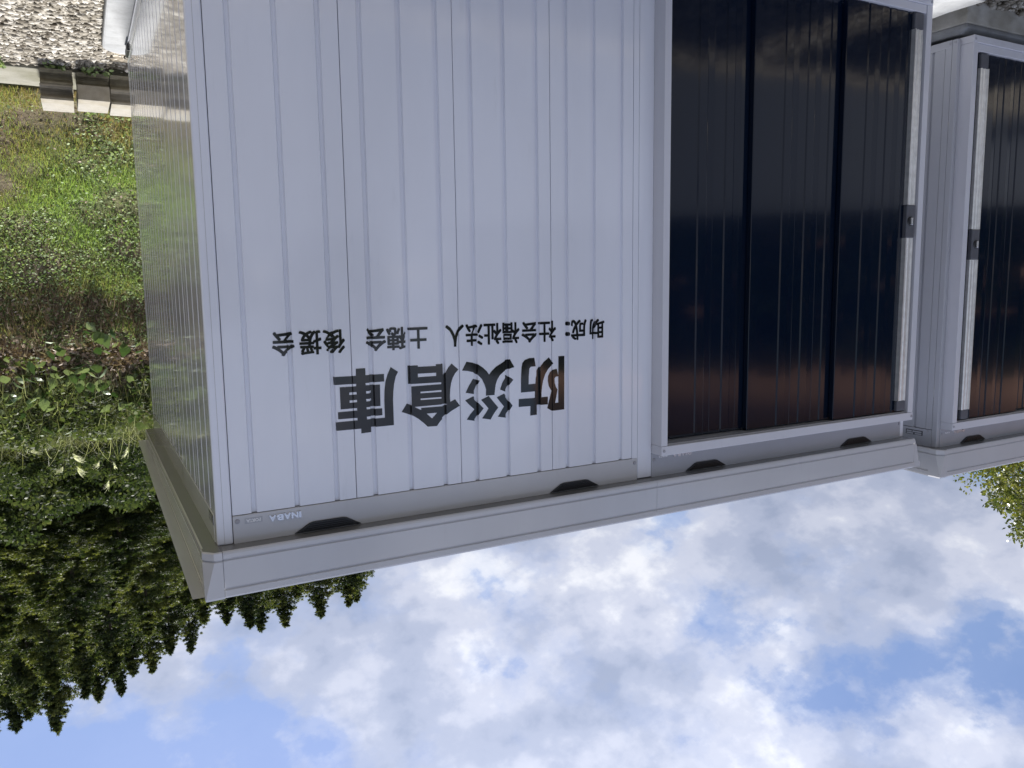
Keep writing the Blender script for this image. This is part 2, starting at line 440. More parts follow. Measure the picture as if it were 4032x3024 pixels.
def fascia_front(parent, x0, x1, yb, zb, y_out=.067):
    """front eave board: soffit, rolled lip, groove, face, groove, top band"""
    yo = yb-y_out
    sec = [(yb+.03, zb), (yo+.006, zb), (yo+.001, zb+.003), (yo-.0015, zb+.010), (yo-.0015, zb+.0235), (yo+.0055, zb+.0265), (yo+.0055, zb+.0300),
           (yo, zb+.0330), (yo, zb+.122), (yo+.0055, zb+.1245), (yo+.0055, zb+.128), (yo-.0005, zb+.131), (yo-.0015, zb+.150), (yo+.001, zb+.156), (yo+.012, zb+.157)]
    MB().sheet([(x0, a, b) for a, b in sec[:2]], (x1-x0, 0, 0)).build('soffit', M['soffit'], parent, recalc=False)
    return MB().sheet([(x0, a, b) for a, b in sec[1:]], (x1-x0, 0, 0)).build('fascia', M['trim'], parent, recalc=False)
def fascia_side(parent, xw, y0, y1, zb, drop, x_out=.052, taper=.45, sgn=1):
    """side eave board facing sgn*x; its top falls towards the back and it gets lower"""
    xo = xw+sgn*x_out
    sec = [(-.03, 0), (x_out-.006, 0), (x_out-.001, .003), (x_out+.0015, .010), (x_out+.0015, .0235), (x_out-.0055, .0265), (x_out-.0055, .0300),
           (x_out, .0330), (x_out, .122), (x_out-.0055, .1245), (x_out-.0055, .128), (x_out+.0005, .131), (x_out+.0012, .150), (x_out+.0008, .1565)]
    bm = MB(); A = []; B = []
    for d, h in sec:
        A.append(bm.bm.verts.new((xw+sgn*d, y0, zb+h)))
        hh = h if h <= .033 else .033+(h-.033)*taper
        B.append(bm.bm.verts.new((xw+sgn*d, y1, zb+hh-drop)))
    for i in range(1, len(A)-1): bm.bm.faces.new((A[i], B[i], B[i+1], A[i+1]))
    MB().sheet([(xw+sgn*sec[k][0], y0, zb+sec[k][1]) for k in (0, 1)], (0, y1-y0, -drop)).build('soffit', M['soffit'], parent, recalc=False)
    return bm.build('side_fascia', M['trim'], parent, recalc=True)
def corner_cap(parent, xw, yb, zb, sgn=1, x_out=.052, y_out=.067):
    """pressed cap on the eave corner: chamfered low, coming to a sharp point at the top"""
    X1 = xw+sgn*(x_out+.003); Y1 = yb-y_out-.003
    ix = xw-sgn*.004; iy = yb+.0           # seams with the two boards
    c = .032
    lo = [(ix, Y1), (X1-sgn*c, Y1), (X1, Y1+c), (X1, iy)]
    bm = MB().bm
    rows = []
    for z, inset, cc in ((zb-.0005, .004, c), (zb+.003, 0, c), (zb+.0255, 0, c), (zb+.0265, .005, c), (zb+.0305, .005, c), (zb+.0335, .0005, c), (zb+.150, -.0015, .002), (zb+.1575, .001, .002)):
        x1 = X1-sgn*inset; y1 = Y1+inset
        rows.append([bm.verts.new(p) for p in ((ix, y1, z), (x1-sgn*cc, y1, z), (x1, y1+cc, z), (x1, iy, z))])
    for a, b in zip(rows, rows[1:]):
        for i in range(3): bm.faces.new((a[i], a[i+1], b[i+1], b[i]))
    under = [bm.verts.new(p) for p in ((ix, iy, zb-.0005), (ix, Y1+.004, zb-.0006), (X1-sgn*(c+.004), Y1+.004, zb-.0006), (X1-sgn*.004, Y1+c+.004, zb-.0006), (X1-sgn*.004, iy, zb-.0006))]
    sb = MB(); sb.bm.faces.new([sb.bm.verts.new(v.co) for v in under]); sb.build('soffit', M['soffit'], parent, recalc=False)
    for v in under: bm.verts.remove(v)
    m_ = MB(); m_.bm.free(); m_.bm = bm
    o = m_.build('corner_cap', M['trim'], parent, recalc=True)
    return o

def door_bay(shed, ox, sx, oy, oz, splits, slen, ztop, hs):
    """box frame and three stepped sliding doors; s runs from the handle end"""
    X_ = lambda s: ox+sx*s
    def bx(mb, s0, s1, y0, y1, z0, z1): return mb.box(min(X_(s0), X_(s1)), max(X_(s0), X_(s1)), oy+y0, oy+y1, oz+z0, oz+z1)
    fr = empty('door_frame'); fr.parent = shed
    bx(MB(), 0, .040, -.070, .040, .036, ztop-.0405).build('jamb', M['frame'], fr, bevel=.002)
    bx(MB(), slen-.034, slen, -.070, .040, .036, ztop-.0405).build('jamb', M['frame'], fr, bevel=.002)
    bx(MB(), -.0, slen, -.072, .040, ztop-.040, ztop).build('head_rail', M['frame'], fr, bevel=.002)
    bx(MB(), .041, slen-.035, -.055, .040, ztop-.046, ztop-.0405).build('track', M['silver'], fr)
    sl = bx(MB(), -.0, slen, -.072, .040, -.002, .0355)
    bx(sl, .041, slen-.035, -.066, .040, .036, .076)
    sl.build('sill_rail', M['frame'], fr, bevel=.003)
    for s, z in ((.012, ztop-.02), (slen-.014, ztop-.02), (.012, .02), (slen-.014, .02)):
        bolt(fr, (X_(s), oy-.072, oz+z), (0, -1, 0), .007)
    bx(MB(), .04, slen-.03, .041, .05, .03, ztop).build('shade_backing', M['dark'], shed)  # black sheet painted in for the unlit shed inside
    planes = [-.050, -.020, .010]
    for k, (s0, s1, ribs) in enumerate(splits):
        y = planes[k]
        sec = [(s0, .026), (s0, .002), (s0+.002, 0)]
        prev = s0+.002
        for r_ in ribs:
            mid = r_-.068
            if mid-.02 > prev+.01:
                sec += [(mid-.022, 0), (mid-.020, .0006), (mid+.012, .0022), (mid+.016, 0)]
            sec += [(r_-.009, 0), (r_-.0035, .005), (r_+.0025, .005), (r_+.007, 0)]
            prev = r_
        sec += [(s1-.045, 0), (s1-.003, .0005), (s1, .003), (s1, .026)]
        zt = ztop-.052
        line = [(X_(s), oy+y+d, oz+.078) for s, d in sec]
        dr = MB().sheet(line, (0, 0, zt-.078)).build('door', M['door'], shed, recalc=False)
        if k == 0:
            a, b = hs
            hd = empty('handle'); hd.parent = shed
            yf = oy-.050
            def strip(z0, z1):
                # fluted aluminium strip
                prof = [(a, 0), (a, -.016), (a+.006, -.021), (a+.010, -.021), (a+.013, -.016), (a+.030, -.015), (a+.034, -.019), (a+.038, -.019), (a+.041, -.015), (b-.008, -.016), (b-.005, -.023), (b, -.023), (b, 0)]
                ring = [(X_(s), yf+d, oz+z0) for s, d in prof]
                MB().poly_prism(ring, (0, 0, z1-z0)).build('grip_strip', M['alu'], hd)
            strip(.158, .998); strip(1.162, ztop-.108)
            for z0, z1 in ((.082, .157), (ztop-.107, ztop-.055)):
                bx(MB(), a-.001, b+.001, -.068, -.0495, z0, z1).build('end_cap', M['lockplate'], hd, bevel=.004)
            bx(MB(), a-.001, b+.001, -.0725, -.0495, .999, 1.161).build('lock_plate', M['lockplate'], hd, bevel=.004)
            cx_ = X_((a+b)/2+.004)
            MB().cyl((cx_, yf-.0225, oz+1.080), (0, -1, 0), .024, .005, 24, .021).build('lock_rim', M['black'], hd)
            MB().box(cx_-.006, cx_+.006, yf-.036, yf-.027, oz+1.062, oz+1.098).build('lock_knob', M['chrome'], hd, bevel=.003)

# ------------------------------------------------------------------ the big shed
shed = empty('storage_shed', (W/2, 0, 0)); shed.location = (0, 0, 0)
tag(shed, 'white steel storage shed with dark sliding doors and large dark Japanese lettering', 'storage shed', 'steel sheds side by side')
ZH, ZS, ZR = 2.110, 2.2037, 2.36
front = lambda s, d: (s, d)
sideR = lambda s, d: (W-d, s)
edges = [3.407, 2.981, 2.569, 2.165, 1.769]
for k in range(4):
    gr = GROOVES[3*k:3*k+3]
    wall_panel(shed, panel_line(edges[k+1], edges[k], gr), front, .072, ZH, M['wall'])
# side wall panels
ny_ = 6; y0_, y1_ = .050, D-.045; pw = (y1_-y0_)/ny_
for k in range(ny_):
    a = y0_+k*pw
    wall_panel(shed, panel_line(a, a+pw, [a+pw*f for f in (.167, .5, .833)]), sideR, .085, ZH-.002, M['wall'])
# corner posts
def post(x0, x1, y0, y1, r=.006):
    return MB().box(x0, x1, y0, y1, .004, ZS+.002).build('corner_post', M['wall'], shed, bevel=r)
post(3.4075, W+.001, -.0012, .049)
post(W-.048, W+.001, D-.0445, D)
MB().box(3.4345, 3.4360, -.0022, -.0005, .01, ZS).build('post_seam', M['trim'], shed)
MB().box(1.742, 1.7685, -.0008, .03, .072, ZS-.001).build('joint_strip', M['wall'], shed, bevel=.001)
MB().box(1.667, 1.7405, -.0025, .03, .004, ZS-.001).build('mid_post', M['wall'], shed, bevel=.002)
MB().box(-.028, -.0005, -.001, .045, .004, ZS+.002).build('corner_post', M['wall'], shed, bevel=.005)
# base rails
MB().box(1.742, 3.4065, -.004, .02, .004, .0705).build('base_rail', M['trim'], shed, bevel=.003)
MB().box(W-.02, W+.004, .0505, D-.046, .004, .0835).build('base_rail', M['trim'], shed, bevel=.003)
MB().box(W+.0035, W+.007, .055, D-.05, .010, .022).build('drip_lip', M['frame'], shed)
# headers over the panels, over the doors and along the side
MB().box(1.7425, 3.4065, -.0035, .02, ZH+.0022, ZS+.004).build('header', M['trim'], shed, bevel=.0025)
MB().box(.0, 1.6655, -.0035, .035, 2.1015, ZS+.004).build('header', M['silver'], shed, bevel=.0025)
MB().box(W-.02, W+.0015, .0505, D-.046, ZH+.0022, ZS+.004).build('header', M['wall'], shed, bevel=.002)
for x in (3.392, 1.757, 1.652, .012): bolt(shed, (x, -.0036, 2.131), (0, -1, 0), .0085)
for xc in (3.089, 2.064, 1.358, .350): louver(shed, xc, -.0034, 2.1695)
badge(shed, 3.181, 3.291, 2.1255, 2.147, 3.311, 3.369, 2.1245, 2.143, -.0036)
badge(shed, 1.446, 1.553, 2.113, 2.130, 1.574, 1.634, 2.112, 2.1285, -.0036)
rating_plate(shed, W+.0016, .055, .150, 2.118, 2.148)
fascia_front(shed, 1.6855, 3.4525, 0, ZS+.002)
fascia_front(shed, -.034, 1.6845, 0, ZS+.002)
fascia_side(shed, W, .001, D-.02, ZS+.002, .0)
corner_cap(shed, W, 0, ZS+.002)
# cut end of the front board at the left, and roof deck
yo = -.067
endr = [(-.036, .02, ZS+.002), (-.036, yo+.001, ZS+.003), (-.036, yo-.002, ZS+.014), (-.046, yo-.001, ZS+.033), (-.070, yo-.001, ZS+.122), (-.085, yo-.003, ZS+.134), (-.086, yo-.003, ZS+.157), (-.080, .02, ZS+.157)]
MB().poly_prism(endr, (.003, 0, 0)).build('fascia_end', M['trim'], shed)
MB().poly_prism([(-.0345, yo-.0012, ZS+.032), (-.0345, yo-.0012, ZS+.158), (-.085, yo-.0012, ZS+.158), (-.072, yo-.0012, ZS+.124), (-.048, yo-.0012, ZS+.034)], (0, .006, 0)).build('fascia_end', M['trim'], shed)
rf = MB()
ribs_ = []
x = -.03
line = []
while x < W+.03:
    line += [(x, -.05, ZS+.140), (x+.06, -.05, ZS+.140), (x+.08, -.05, ZS+.148), (x+.16, -.05, ZS+.148)]
    x += .18
A = [rf.bm.verts.new(p) for p in line]; B = [rf.bm.verts.new((p[0], D+.02, p[2]-.075)) for p in line]
for i in range(len(A)-1): rf.bm.faces.new((A[i], A[i+1], B[i+1], B[i]))
rf.build('roof', M['silver'], shed)
# hidden sides: back and left walls, soffit filler
MB().box(-.025, W-.05, D-.04, D-.002, .004, ZS).build('back_wall', M['wall'], shed)
nl = 6; pl_ = (D-.095)/nl
for k in range(nl):
    a = .046+k*pl_
    wall_panel(shed, panel_line(a, a+pl_, [a+pl_*f for f in (.167, .5, .833)]), lambda s, d: (-.026+d, s), .004, ZS, M['wall'])
# base louver near the back of the side wall
lv = MB().box(W+.0042, W+.011, 2.30, 2.47, .026, .066).build('base_vent', M['black'], shed, bevel=.002)
sl = MB()
for k in range(4): sl.box(W+.0108, W+.0145, 2.305, 2.465, .031+k*.009, .035+k*.009)
sl.build('louver_slats', M['black'], lv)
# doors
door_bay(shed, 0.0, 1, 0, 0, [(.0415, .585, (.152, .290, .436)), (.553, 1.128, (.655, .800, .945)), (1.085, 1.634, (1.110, 1.266, 1.420))], 1.6665, 2.1005, (.062, .126))

# lettering on the shed wall
def bend(me):
    bm = bmesh.new(); bm.from_mesh(me)
    for c in GROOVES:
        for a, _ in GP:
            x = c+a
            bmesh.ops.bisect_plane(bm, geom=bm.verts[:]+bm.edges[:]+bm.faces[:], plane_co=(x, 0, 0), plane_no=(1, 0, 0), dist=1e-6)
    for c in SEAMS:
        for x in (c-.0022, c, c+.0022):
            bmesh.ops.bisect_plane(bm, geom=bm.verts[:]+bm.edges[:]+bm.faces[:], plane_co=(x, 0, 0), plane_no=(1, 0, 0), dist=1e-6)
    for v in bm.verts: v.co.y += groove_depth(v.co.x)-.0009
    bm.to_mesh(me); bm.free(); me.update()
    return me
def glyph(rings):
    c = bpy.data.curves.new('g', 'CURVE'); c.dimensions = '2D'; c.fill_mode = 'FRONT'
    for r_ in rings:
        s = c.splines.new('POLY'); s.points.add(len(r_)-1); s.use_cyclic_u = True
        for p, q in zip(s.points, r_): p.co = (q[0], q[1], 0, 1)
    o = bpy.data.objects.new('g', c); col.objects.link(o)
    dg = bpy.context.evaluated_depsgraph_get(); dg.update()
    me = bpy.data.meshes.new_from_object(o.evaluated_get(dg))
    bpy.data.objects.remove(o); bpy.data.curves.remove(c)
    for v in me.vertices: v.co = (v.co.x, 0, v.co.y)
    return bend(me)
GLYPHS = {'庫': [[(2.967, 1.648), (2.933, 1.648), (2.933, 1.673), (2.865, 1.673), (2.865, 1.7), (2.934, 1.701), (2.933, 1.709), (2.881, 1.71), (2.882, 1.787), (2.934, 1.787), (2.933, 1.795), (2.876, 1.796), (2.876, 1.821), (2.934, 1.821), (2.933, 1.831), (2.867, 1.831), (2.867, 1.805), (2.867, 1.768), (2.865, 1.732), (2.861, 1.704), (2.852, 1.676), (2.839, 1.65), (2.812, 1.669), (2.821, 1.685), (2.828, 1.711), (2.832, 1.74), (2.834, 1.771), (2.834, 1.808), (2.834, 1.861), (2.918, 1.861), (2.92, 1.878), (2.956, 1.879), (2.956, 1.862), (3.044, 1.861), (3.044, 1.831), (2.968, 1.831), (2.968, 1.822), (3.037, 1.821), (3.037, 1.796), (2.968, 1.796), (2.968, 1.787), (3.027, 1.787), (3.027, 1.709), (2.968, 1.71), (2.968, 1.701), (3.045, 1.7), (3.046, 1.672), (2.968, 1.673)], [(2.994, 1.73), (2.968, 1.73), (2.967, 1.739), (2.994, 1.739)], [(2.933, 1.73), (2.912, 1.73), (2.912, 1.738), (2.933, 1.739)], [(2.994, 1.758), (2.967, 1.758), (2.967, 1.766), (2.994, 1.767)], [(2.934, 1.758), (2.912, 1.758), (2.912, 1.766), (2.933, 1.767)]], '倉': [[(2.771, 1.65), (2.736, 1.65), (2.735, 1.656), (2.664, 1.657), (2.665, 1.651), (2.633, 1.651), (2.632, 1.694), (2.624, 1.679), (2.615, 1.666), (2.601, 1.652), (2.574, 1.676), (2.588, 1.69), (2.598, 1.706), (2.605, 1.725), (2.609, 1.747), (2.611, 1.772), (2.61, 1.795), (2.59, 1.787), (2.571, 1.813), (2.605, 1.829), (2.627, 1.842), (2.644, 1.856), (2.654, 1.866), (2.666, 1.881), (2.703, 1.88), (2.719, 1.864), (2.739, 1.847), (2.757, 1.835), (2.78, 1.825), (2.803, 1.816), (2.782, 1.787), (2.763, 1.795), (2.763, 1.726), (2.642, 1.726), (2.642, 1.719), (2.771, 1.717)], [(2.736, 1.681), (2.664, 1.682), (2.664, 1.694), (2.736, 1.694)], [(2.728, 1.748), (2.644, 1.748), (2.644, 1.755), (2.728, 1.754)], [(2.728, 1.773), (2.645, 1.774), (2.644, 1.78), (2.728, 1.779)], [(2.753, 1.802), (2.642, 1.802), (2.622, 1.802), (2.643, 1.814), (2.644, 1.809), (2.727, 1.808), (2.727, 1.816)], [(2.706, 1.831), (2.664, 1.831), (2.685, 1.851)]], '災': [[(2.54, 1.649), (2.515, 1.654), (2.492, 1.662), (2.471, 1.676), (2.455, 1.691), (2.446, 1.704), (2.434, 1.69), (2.415, 1.675), (2.391, 1.663), (2.375, 1.654), (2.355, 1.65), (2.336, 1.682), (2.357, 1.687), (2.382, 1.696), (2.399, 1.709), (2.411, 1.725), (2.419, 1.746), (2.422, 1.767), (2.424, 1.784), (2.461, 1.784), (2.46, 1.76), (2.466, 1.741), (2.477, 1.719), (2.493, 1.702), (2.513, 1.69), (2.536, 1.684), (2.559, 1.681)], [(2.514, 1.715), (2.486, 1.724), (2.498, 1.745), (2.507, 1.763), (2.51, 1.774), (2.546, 1.766), (2.533, 1.742)], [(2.37, 1.711), (2.341, 1.731), (2.358, 1.749), (2.368, 1.761), (2.374, 1.776), (2.4, 1.765), (2.39, 1.74), (2.377, 1.721)], [(2.549, 1.795), (2.514, 1.782), (2.506, 1.796), (2.472, 1.832), (2.491, 1.853), (2.51, 1.877), (2.544, 1.869), (2.529, 1.85), (2.511, 1.832), (2.53, 1.815)], [(2.482, 1.798), (2.449, 1.786), (2.432, 1.807), (2.409, 1.834), (2.428, 1.856), (2.443, 1.878), (2.479, 1.87), (2.463, 1.851), (2.451, 1.834), (2.467, 1.815)], [(2.415, 1.794), (2.382, 1.782), (2.367, 1.805), (2.346, 1.832), (2.363, 1.854), (2.373, 1.867), (2.377, 1.877), (2.411, 1.87), (2.396, 1.849), (2.384, 1.832), (2.401, 1.812)]], '防': [[(2.266, 1.841), (2.267, 1.879), (2.236, 1.878), (2.235, 1.84), (2.186, 1.841), (2.186, 1.81), (2.215, 1.81), (2.215, 1.792), (2.212, 1.768), (2.207, 1.744), (2.197, 1.719), (2.184, 1.7), (2.159, 1.678), (2.18, 1.653), (2.204, 1.67), (2.222, 1.691), (2.234, 1.709), (2.241, 1.733), (2.242, 1.754), (2.273, 1.754), (2.272, 1.722), (2.269, 1.692), (2.262, 1.685), (2.24, 1.685), (2.246, 1.651), (2.269, 1.651), (2.289, 1.657), (2.3, 1.668), (2.304, 1.685), (2.307, 1.728), (2.308, 1.784), (2.245, 1.784), (2.246, 1.81), (2.318, 1.809), (2.319, 1.84)], [(2.135, 1.651), (2.107, 1.651), (2.109, 1.868), (2.167, 1.869), (2.189, 1.856), (2.18, 1.826), (2.169, 1.788), (2.181, 1.768), (2.185, 1.746), (2.184, 1.728), (2.176, 1.713), (2.163, 1.704), (2.143, 1.701), (2.137, 1.726), (2.136, 1.727)], [(2.136, 1.732), (2.148, 1.732), (2.154, 1.739), (2.153, 1.757), (2.148, 1.773), (2.14, 1.785), (2.146, 1.813), (2.152, 1.838), (2.137, 1.838)]]}
for ch, rings in GLYPHS.items():
    link('letter', glyph(rings), shed, M['vinyl'])
SMALL = [('助', 1.951), ('成', 2.038), ('：', 2.107), ('社', 2.184), ('会', 2.265), ('福', 2.350), ('祉', 2.428), ('法', 2.505), ('人', 2.585), ('土', 2.730), ('穂', 2.813), ('会', 2.890), ('後', 3.040), ('援', 3.122), ('会', 3.212)]
for ch, xc in SMALL:
    src = text_mesh(ch, .0865, 0)
    bm = bmesh.new()
    for k, (ddx, ddz) in enumerate([(0, 0), (.0021, .0014), (-.0021, .0014), (.0021, -.0014), (-.0021, -.0014), (0, .0018), (0, -.0018)]):
        for v in src.vertices: v.co.z = -k*.0001
        n0 = len(bm.verts); bm.from_mesh(src); bm.verts.ensure_lookup_table()
        for v in list(bm.verts)[n0:]: v.co.x += ddx; v.co.y += ddz
    me = bpy.data.meshes.new('small_letter'); bm.to_mesh(me); bm.free()
    for v in me.vertices: v.co = (xc+(v.co.x-.0432)*.90, v.co.z, 1.549+(v.co.y-.0325)*.99)
    link('small_letter', bend(me), shed, M['vinyl'])

# ------------------------------------------------------------------ the second shed (left of the first)
B2 = (-.38, .040, .107)
shed2 = empty('storage_shed'); shed2.name = 'storage_shed.001'
tag(shed2, 'grey steel storage shed with dark doors, half out of frame beside the lettered shed', 'storage shed', 'steel sheds side by side')
ox, oy, oz = B2
L2, D2 = 2.3, 1.75
def box2(x0, x1, y0, y1, z0, z1, name, mt, bev=0): return MB().box(ox+x0, ox+x1, oy+y0, oy+y1, oz+z0, oz+z1).build(name, mt, shed2, bevel=bev)
side2 = lambda s, d: (ox-d, oy+s)
box2(-.028, .001, -.0015, .030, .004, ZS+.002, 'corner_post', M['silver'], .004)
box2(-.003, .0012, .0305, .066, .004, 2.108, 'corner_strip', M['silver'], .002)
n2 = 4; p2 = (D2-.11)/n2
for k in range(n2):
    a = .067+k*p2
    wall_panel(shed2, panel_line(a, a+p2, [a+p2*f for f in (.167, .5, .833)]), side2, oz+.045, oz+ZH-.002, M['silver'])
box2(-.03, .002, .031, D2-.04, .004, .044, 'base_rail', M['silver'], .002)
box2(-.02, .0015, .0305, D2-.04, ZH+.001, ZS+.004, 'header', M['silver'], .002)
box2(-.045, .001, D2-.04, D2, .004, ZS, 'corner_post', M['silver'], .004)
box2(-L2, -.05, D2-.04, D2-.004, .004, ZS, 'back_wall', M['silver'])
box2(-L2, -L2+.03, .05, D2-.045, .004, ZS, 'end_wall', M['silver'])
box2(-L2+.03, -.0285, -.0035, .03, 2.1015, ZS+.004, 'header', M['silver'], .0025)
for y, z in ((.053, 2.124),): bolt(shed2, (ox+.0014, oy+y, oz+z), (1, 0, 0), .008)
for y in (.012, .040): bolt(shed2, (ox+.0012, oy+y, oz+.022), (1, 0, 0), .007)
bolt(shed2, (ox-.018, oy-.0016, oz+.022), (0, -1, 0), .007)
bolt(shed2, (ox-.040, oy-.0036, oz+2.128), (0, -1, 0), .008)
louver(shed2, ox-.332, oy-.0034, oz+2.1695)
rating_plate(shed2, ox+.0016, oy+.083, oy+.187, oz+2.125, oz+2.152)
badge(shed2, ox-.245, ox-.143, oz+2.122, oz+2.139, ox-.119, ox-.062, oz+2.121, oz+2.137, oy-.0036)
fascia_front(shed2, ox-L2-.03, ox-.006, oy, oz+ZS+.002)
fascia_side(shed2, ox, oy+.001, oy+D2, oz+ZS+.002, .0)
corner_cap(shed2, ox, oy, oz+ZS+.002)
rf = MB(); line = []; x = ox-L2
while x < ox:
    line += [(x, oy-.05, oz+ZS+.140), (x+.06, oy-.05, oz+ZS+.140), (x+.08, oy-.05, oz+ZS+.148), (x+.16, oy-.05, oz+ZS+.148)]; x += .18
A = [rf.bm.verts.new(p) for p in line]; B = [rf.bm.verts.new((p[0], oy+D2, p[2]-.055)) for p in line]
for i in range(len(A)-1): rf.bm.faces.new((A[i], A[i+1], B[i+1], B[i]))
rf.build('roof', M['silver'], shed2)
door_bay(shed2, ox-.029, -1, oy, oz, [(.0415, .640, (.175, .325, .475)), (.610, 1.24, (.76, .91, 1.06)), (1.20, 1.84, (1.35, 1.5, 1.65))], 1.88, 2.1005, (.078, .142))
box2(-L2+.031, -1.9105, -.001, .03, .004, 2.10, 'mid_post', M['silver'], .003)

# ------------------------------------------------------------------ foundations
s1 = MB(); ring = [(-.29, -.16, 0), (3.585, -.16, 0), (3.584, 2.45, 0)]
for k in range(7):
    t = k/6*math.pi/2; ring.append((3.584-.13*(1-math.cos(t)), 2.55+.12*math.sin(t), 0))
ring += [(-.27, 2.67, 0)]+[(-.285+.022*math.sin(k*2.3)+.012*math.sin(k*5.1), 2.5-k*.13, 0) for k in range(20)]
s1.poly_prism([(p[0], p[1], -.12) for p in ring], (0, 0, .12))
sl_ = s1.build('concrete_slab', M['slab'], None, bevel=.012)
tag(sl_, 'pale mortar slab the white lettered shed stands on, rounded at its back corner', 'slab')
f2 = MB().box(ox-L2-.05, ox-.008, oy-.040, oy+D2+.05, -.14, .040)
fo = f2.build('foundation_block', M['found'], None, bevel=.006); tag(fo, 'grey concrete plinth under the smaller grey shed', 'plinth')
mb = MB(); a0 = [(ox-L2-.045, oy-.034, .0403), (ox-.014, oy-.034, .0403), (ox-.014, oy+D2+.045, .0403), (ox-L2-.045, oy+D2+.045, .0403)]
b0 = [(ox-L2-.01, oy+.004, .086), (ox-.026, oy+.004, .086), (ox-.026, oy+D2, .086), (ox-L2-.01, oy+D2, .086)]
c0 = [(p[0], p[1]-.006 if i < 2 else p[1], .062) for i, p in enumerate(a0)]
r0 = [mb.bm.verts.new(p) for p in a0]; r1 = [mb.bm.verts.new(p) for p in c0]; r2 = [mb.bm.verts.new(p) for p in b0]
for P, Q in ((r0, r1), (r1, r2)):
    for i in range(4): mb.bm.faces.new((P[i], P[(i+1) % 4], Q[(i+1) % 4], Q[i]))
mb.bm.faces.new(r2); mb.bm.faces.new(r0[::-1])
mb.build('mortar_bevel', M['slab'], fo, bevel=.006)
# ------------------------------------------------------------------ kerb and stacked blocks behind the shed
kb = MB()
for k in range(14):
    x0 = -3.2+k*.75
    kb.box(x0+.003, x0+.747, 3.36, 3.868, -.16, -.030+.002*((k*5) % 3))
o = kb.build('concrete_kerb', M['curb'], None, bevel=.012); tag(o, 'flat grey concrete kerb strip along the foot of the grass bank', 'kerb')

def block_mesh(plain):
    """390 x 190 x 100 hollow block lying flat, its grooved end towards -y"""
    w, l, h = .184, .39, .094
    bm = MB()
    if plain:
        bm.box(-w/2, w/2, 0, l, 0, h)
    else:
        # end face with a rounded channel running across it between two lips
        prof = [(0, 0), (0, .014), (.007, .017), (.012, .024)]
        for k in range(7):
            t = k/6*math.pi; prof.append((.014+.055*math.sin(t), .047-.024*math.cos(t)))
        prof += [(.007, .077), (0, .080), (0, h), (l, h), (l, 0)]
        bm.poly_prism([(-w/2, y, z) for y, z in prof], (w, 0, 0))
    me = bpy.data.meshes.new('block'); bmesh.ops.recalc_face_normals(bm.bm, faces=bm.bm.faces); bm.bm.to_mesh(me); bm.bm.free()
    return me
bmA, bmB = block_mesh(False), block_mesh(True)
bmC, bmD = bmA.copy(), bmB.copy()
bmA.materials.append(M['block']); bmB.materials.append(M['block']); bmC.materials.append(M['block_pale']); bmD.materials.append(M['block_pale'])
BL = [ # x, y, level, mesh, rot, label
 (3.828, 3.275, 0, bmA, .0, 'grey concrete block at the bottom of the stack farthest from the white shed'),
 (3.832, 3.270, 1, bmC, .004, 'pale stained concrete block on top at the outer end of the stacked row'),
 (3.622, 3.300, 0, bmA, .0, 'brownish concrete block under the smooth-faced block, second from the outer end'),
 (3.624, 3.205, 1, bmD, -.01, 'smooth flat-faced concrete block standing proud on top of the row'),
 (3.430, 3.290, 0, bmA, .0, 'mossy concrete block at the bottom right behind the shed corner'),
 (3.432, 3.262, 1, bmC, .004, 'near-white topped concrete block on top, half hidden by the shed edge'),
]
for x, y, lv_, me, rz, lab in BL:
    o = link('concrete_block', me); o.location = (x, y, -.024+lv_*.0965); o.rotation_euler = (0, 0, rz)
    b = o.modifiers.new('bevel', 'BEVEL'); b.width = .005; b.segments = 2; b.limit_method = 'ANGLE'
    tag(o, lab, 'concrete block', 'concrete blocks stacked on the kerb')

# ------------------------------------------------------------------ gravel
def ico(n=1):
    bm = bmesh.new(); bmesh.ops.create_icosphere(bm, subdivisions=n, radius=1)
    v = np.array([p.co[:] for p in bm.verts]); f = np.array([[q.index for q in p.verts] for p in bm.faces]); bm.free()
    return v, f
def stones(name, pts, smin, smax):
    v, f = ico(1); n = len(pts); k = len(v)
    s = smin*(smax/smin)**(rng.random(n)**1.5)
    sc = s[:, None]*np.stack([rng.uniform(.8, 1.35, n), rng.uniform(.75, 1.15, n), rng.uniform(.55, .95, n)], -1)
    jit = 1+rng.normal(0, .13, (n, k, 1))
    P = v[None]*jit*sc[:, None, :]
    a = rng.random(n)*6.283; b = rng.normal(0, .35, n)
    ca, sa, cb, sb = np.cos(a)[:, None], np.sin(a)[:, None], np.cos(b)[:, None], np.sin(b)[:, None]
    x, y, z = P[..., 0], P[..., 1], P[..., 2]
    y, z = y*cb-z*sb, y*sb+z*cb
    x, y = x*ca-y*sa, x*sa+y*ca
    P = np.stack([x, y, z], -1)+pts[:, None, :]
    Fx = (f[None]+np.arange(n)[:, None, None]*k).reshape(-1, 3)
    me = bpy.data.meshes.new(name)
    me.vertices.add(n*k); me.vertices.foreach_set('co', P.reshape(-1).astype(np.float32))
    nf = len(Fx); me.loops.add(nf*3); me.loops.foreach_set('vertex_index', Fx.reshape(-1).astype(np.int32))
    me.polygons.add(nf); me.polygons.foreach_set('loop_start', np.arange(0, nf*3, 3, dtype=np.int32)); me.polygons.foreach_set('loop_total', np.full(nf, 3, dtype=np.int32))
    me.update(calc_edges=True)
    at = me.attributes.new('tint', 'FLOAT', 'POINT'); at.data.foreach_set('value', np.repeat(np.clip(rng.normal(.5, .24, n), 0, 1), k).astype(np.float32))
    return me
def scatter(n, x0, x1, y0, y1, z):
    return np.stack([rng.uniform(x0, x1, n), rng.uniform(y0, y1, n), np.full(n, z)+rng.normal(0, .004, n)], -1)
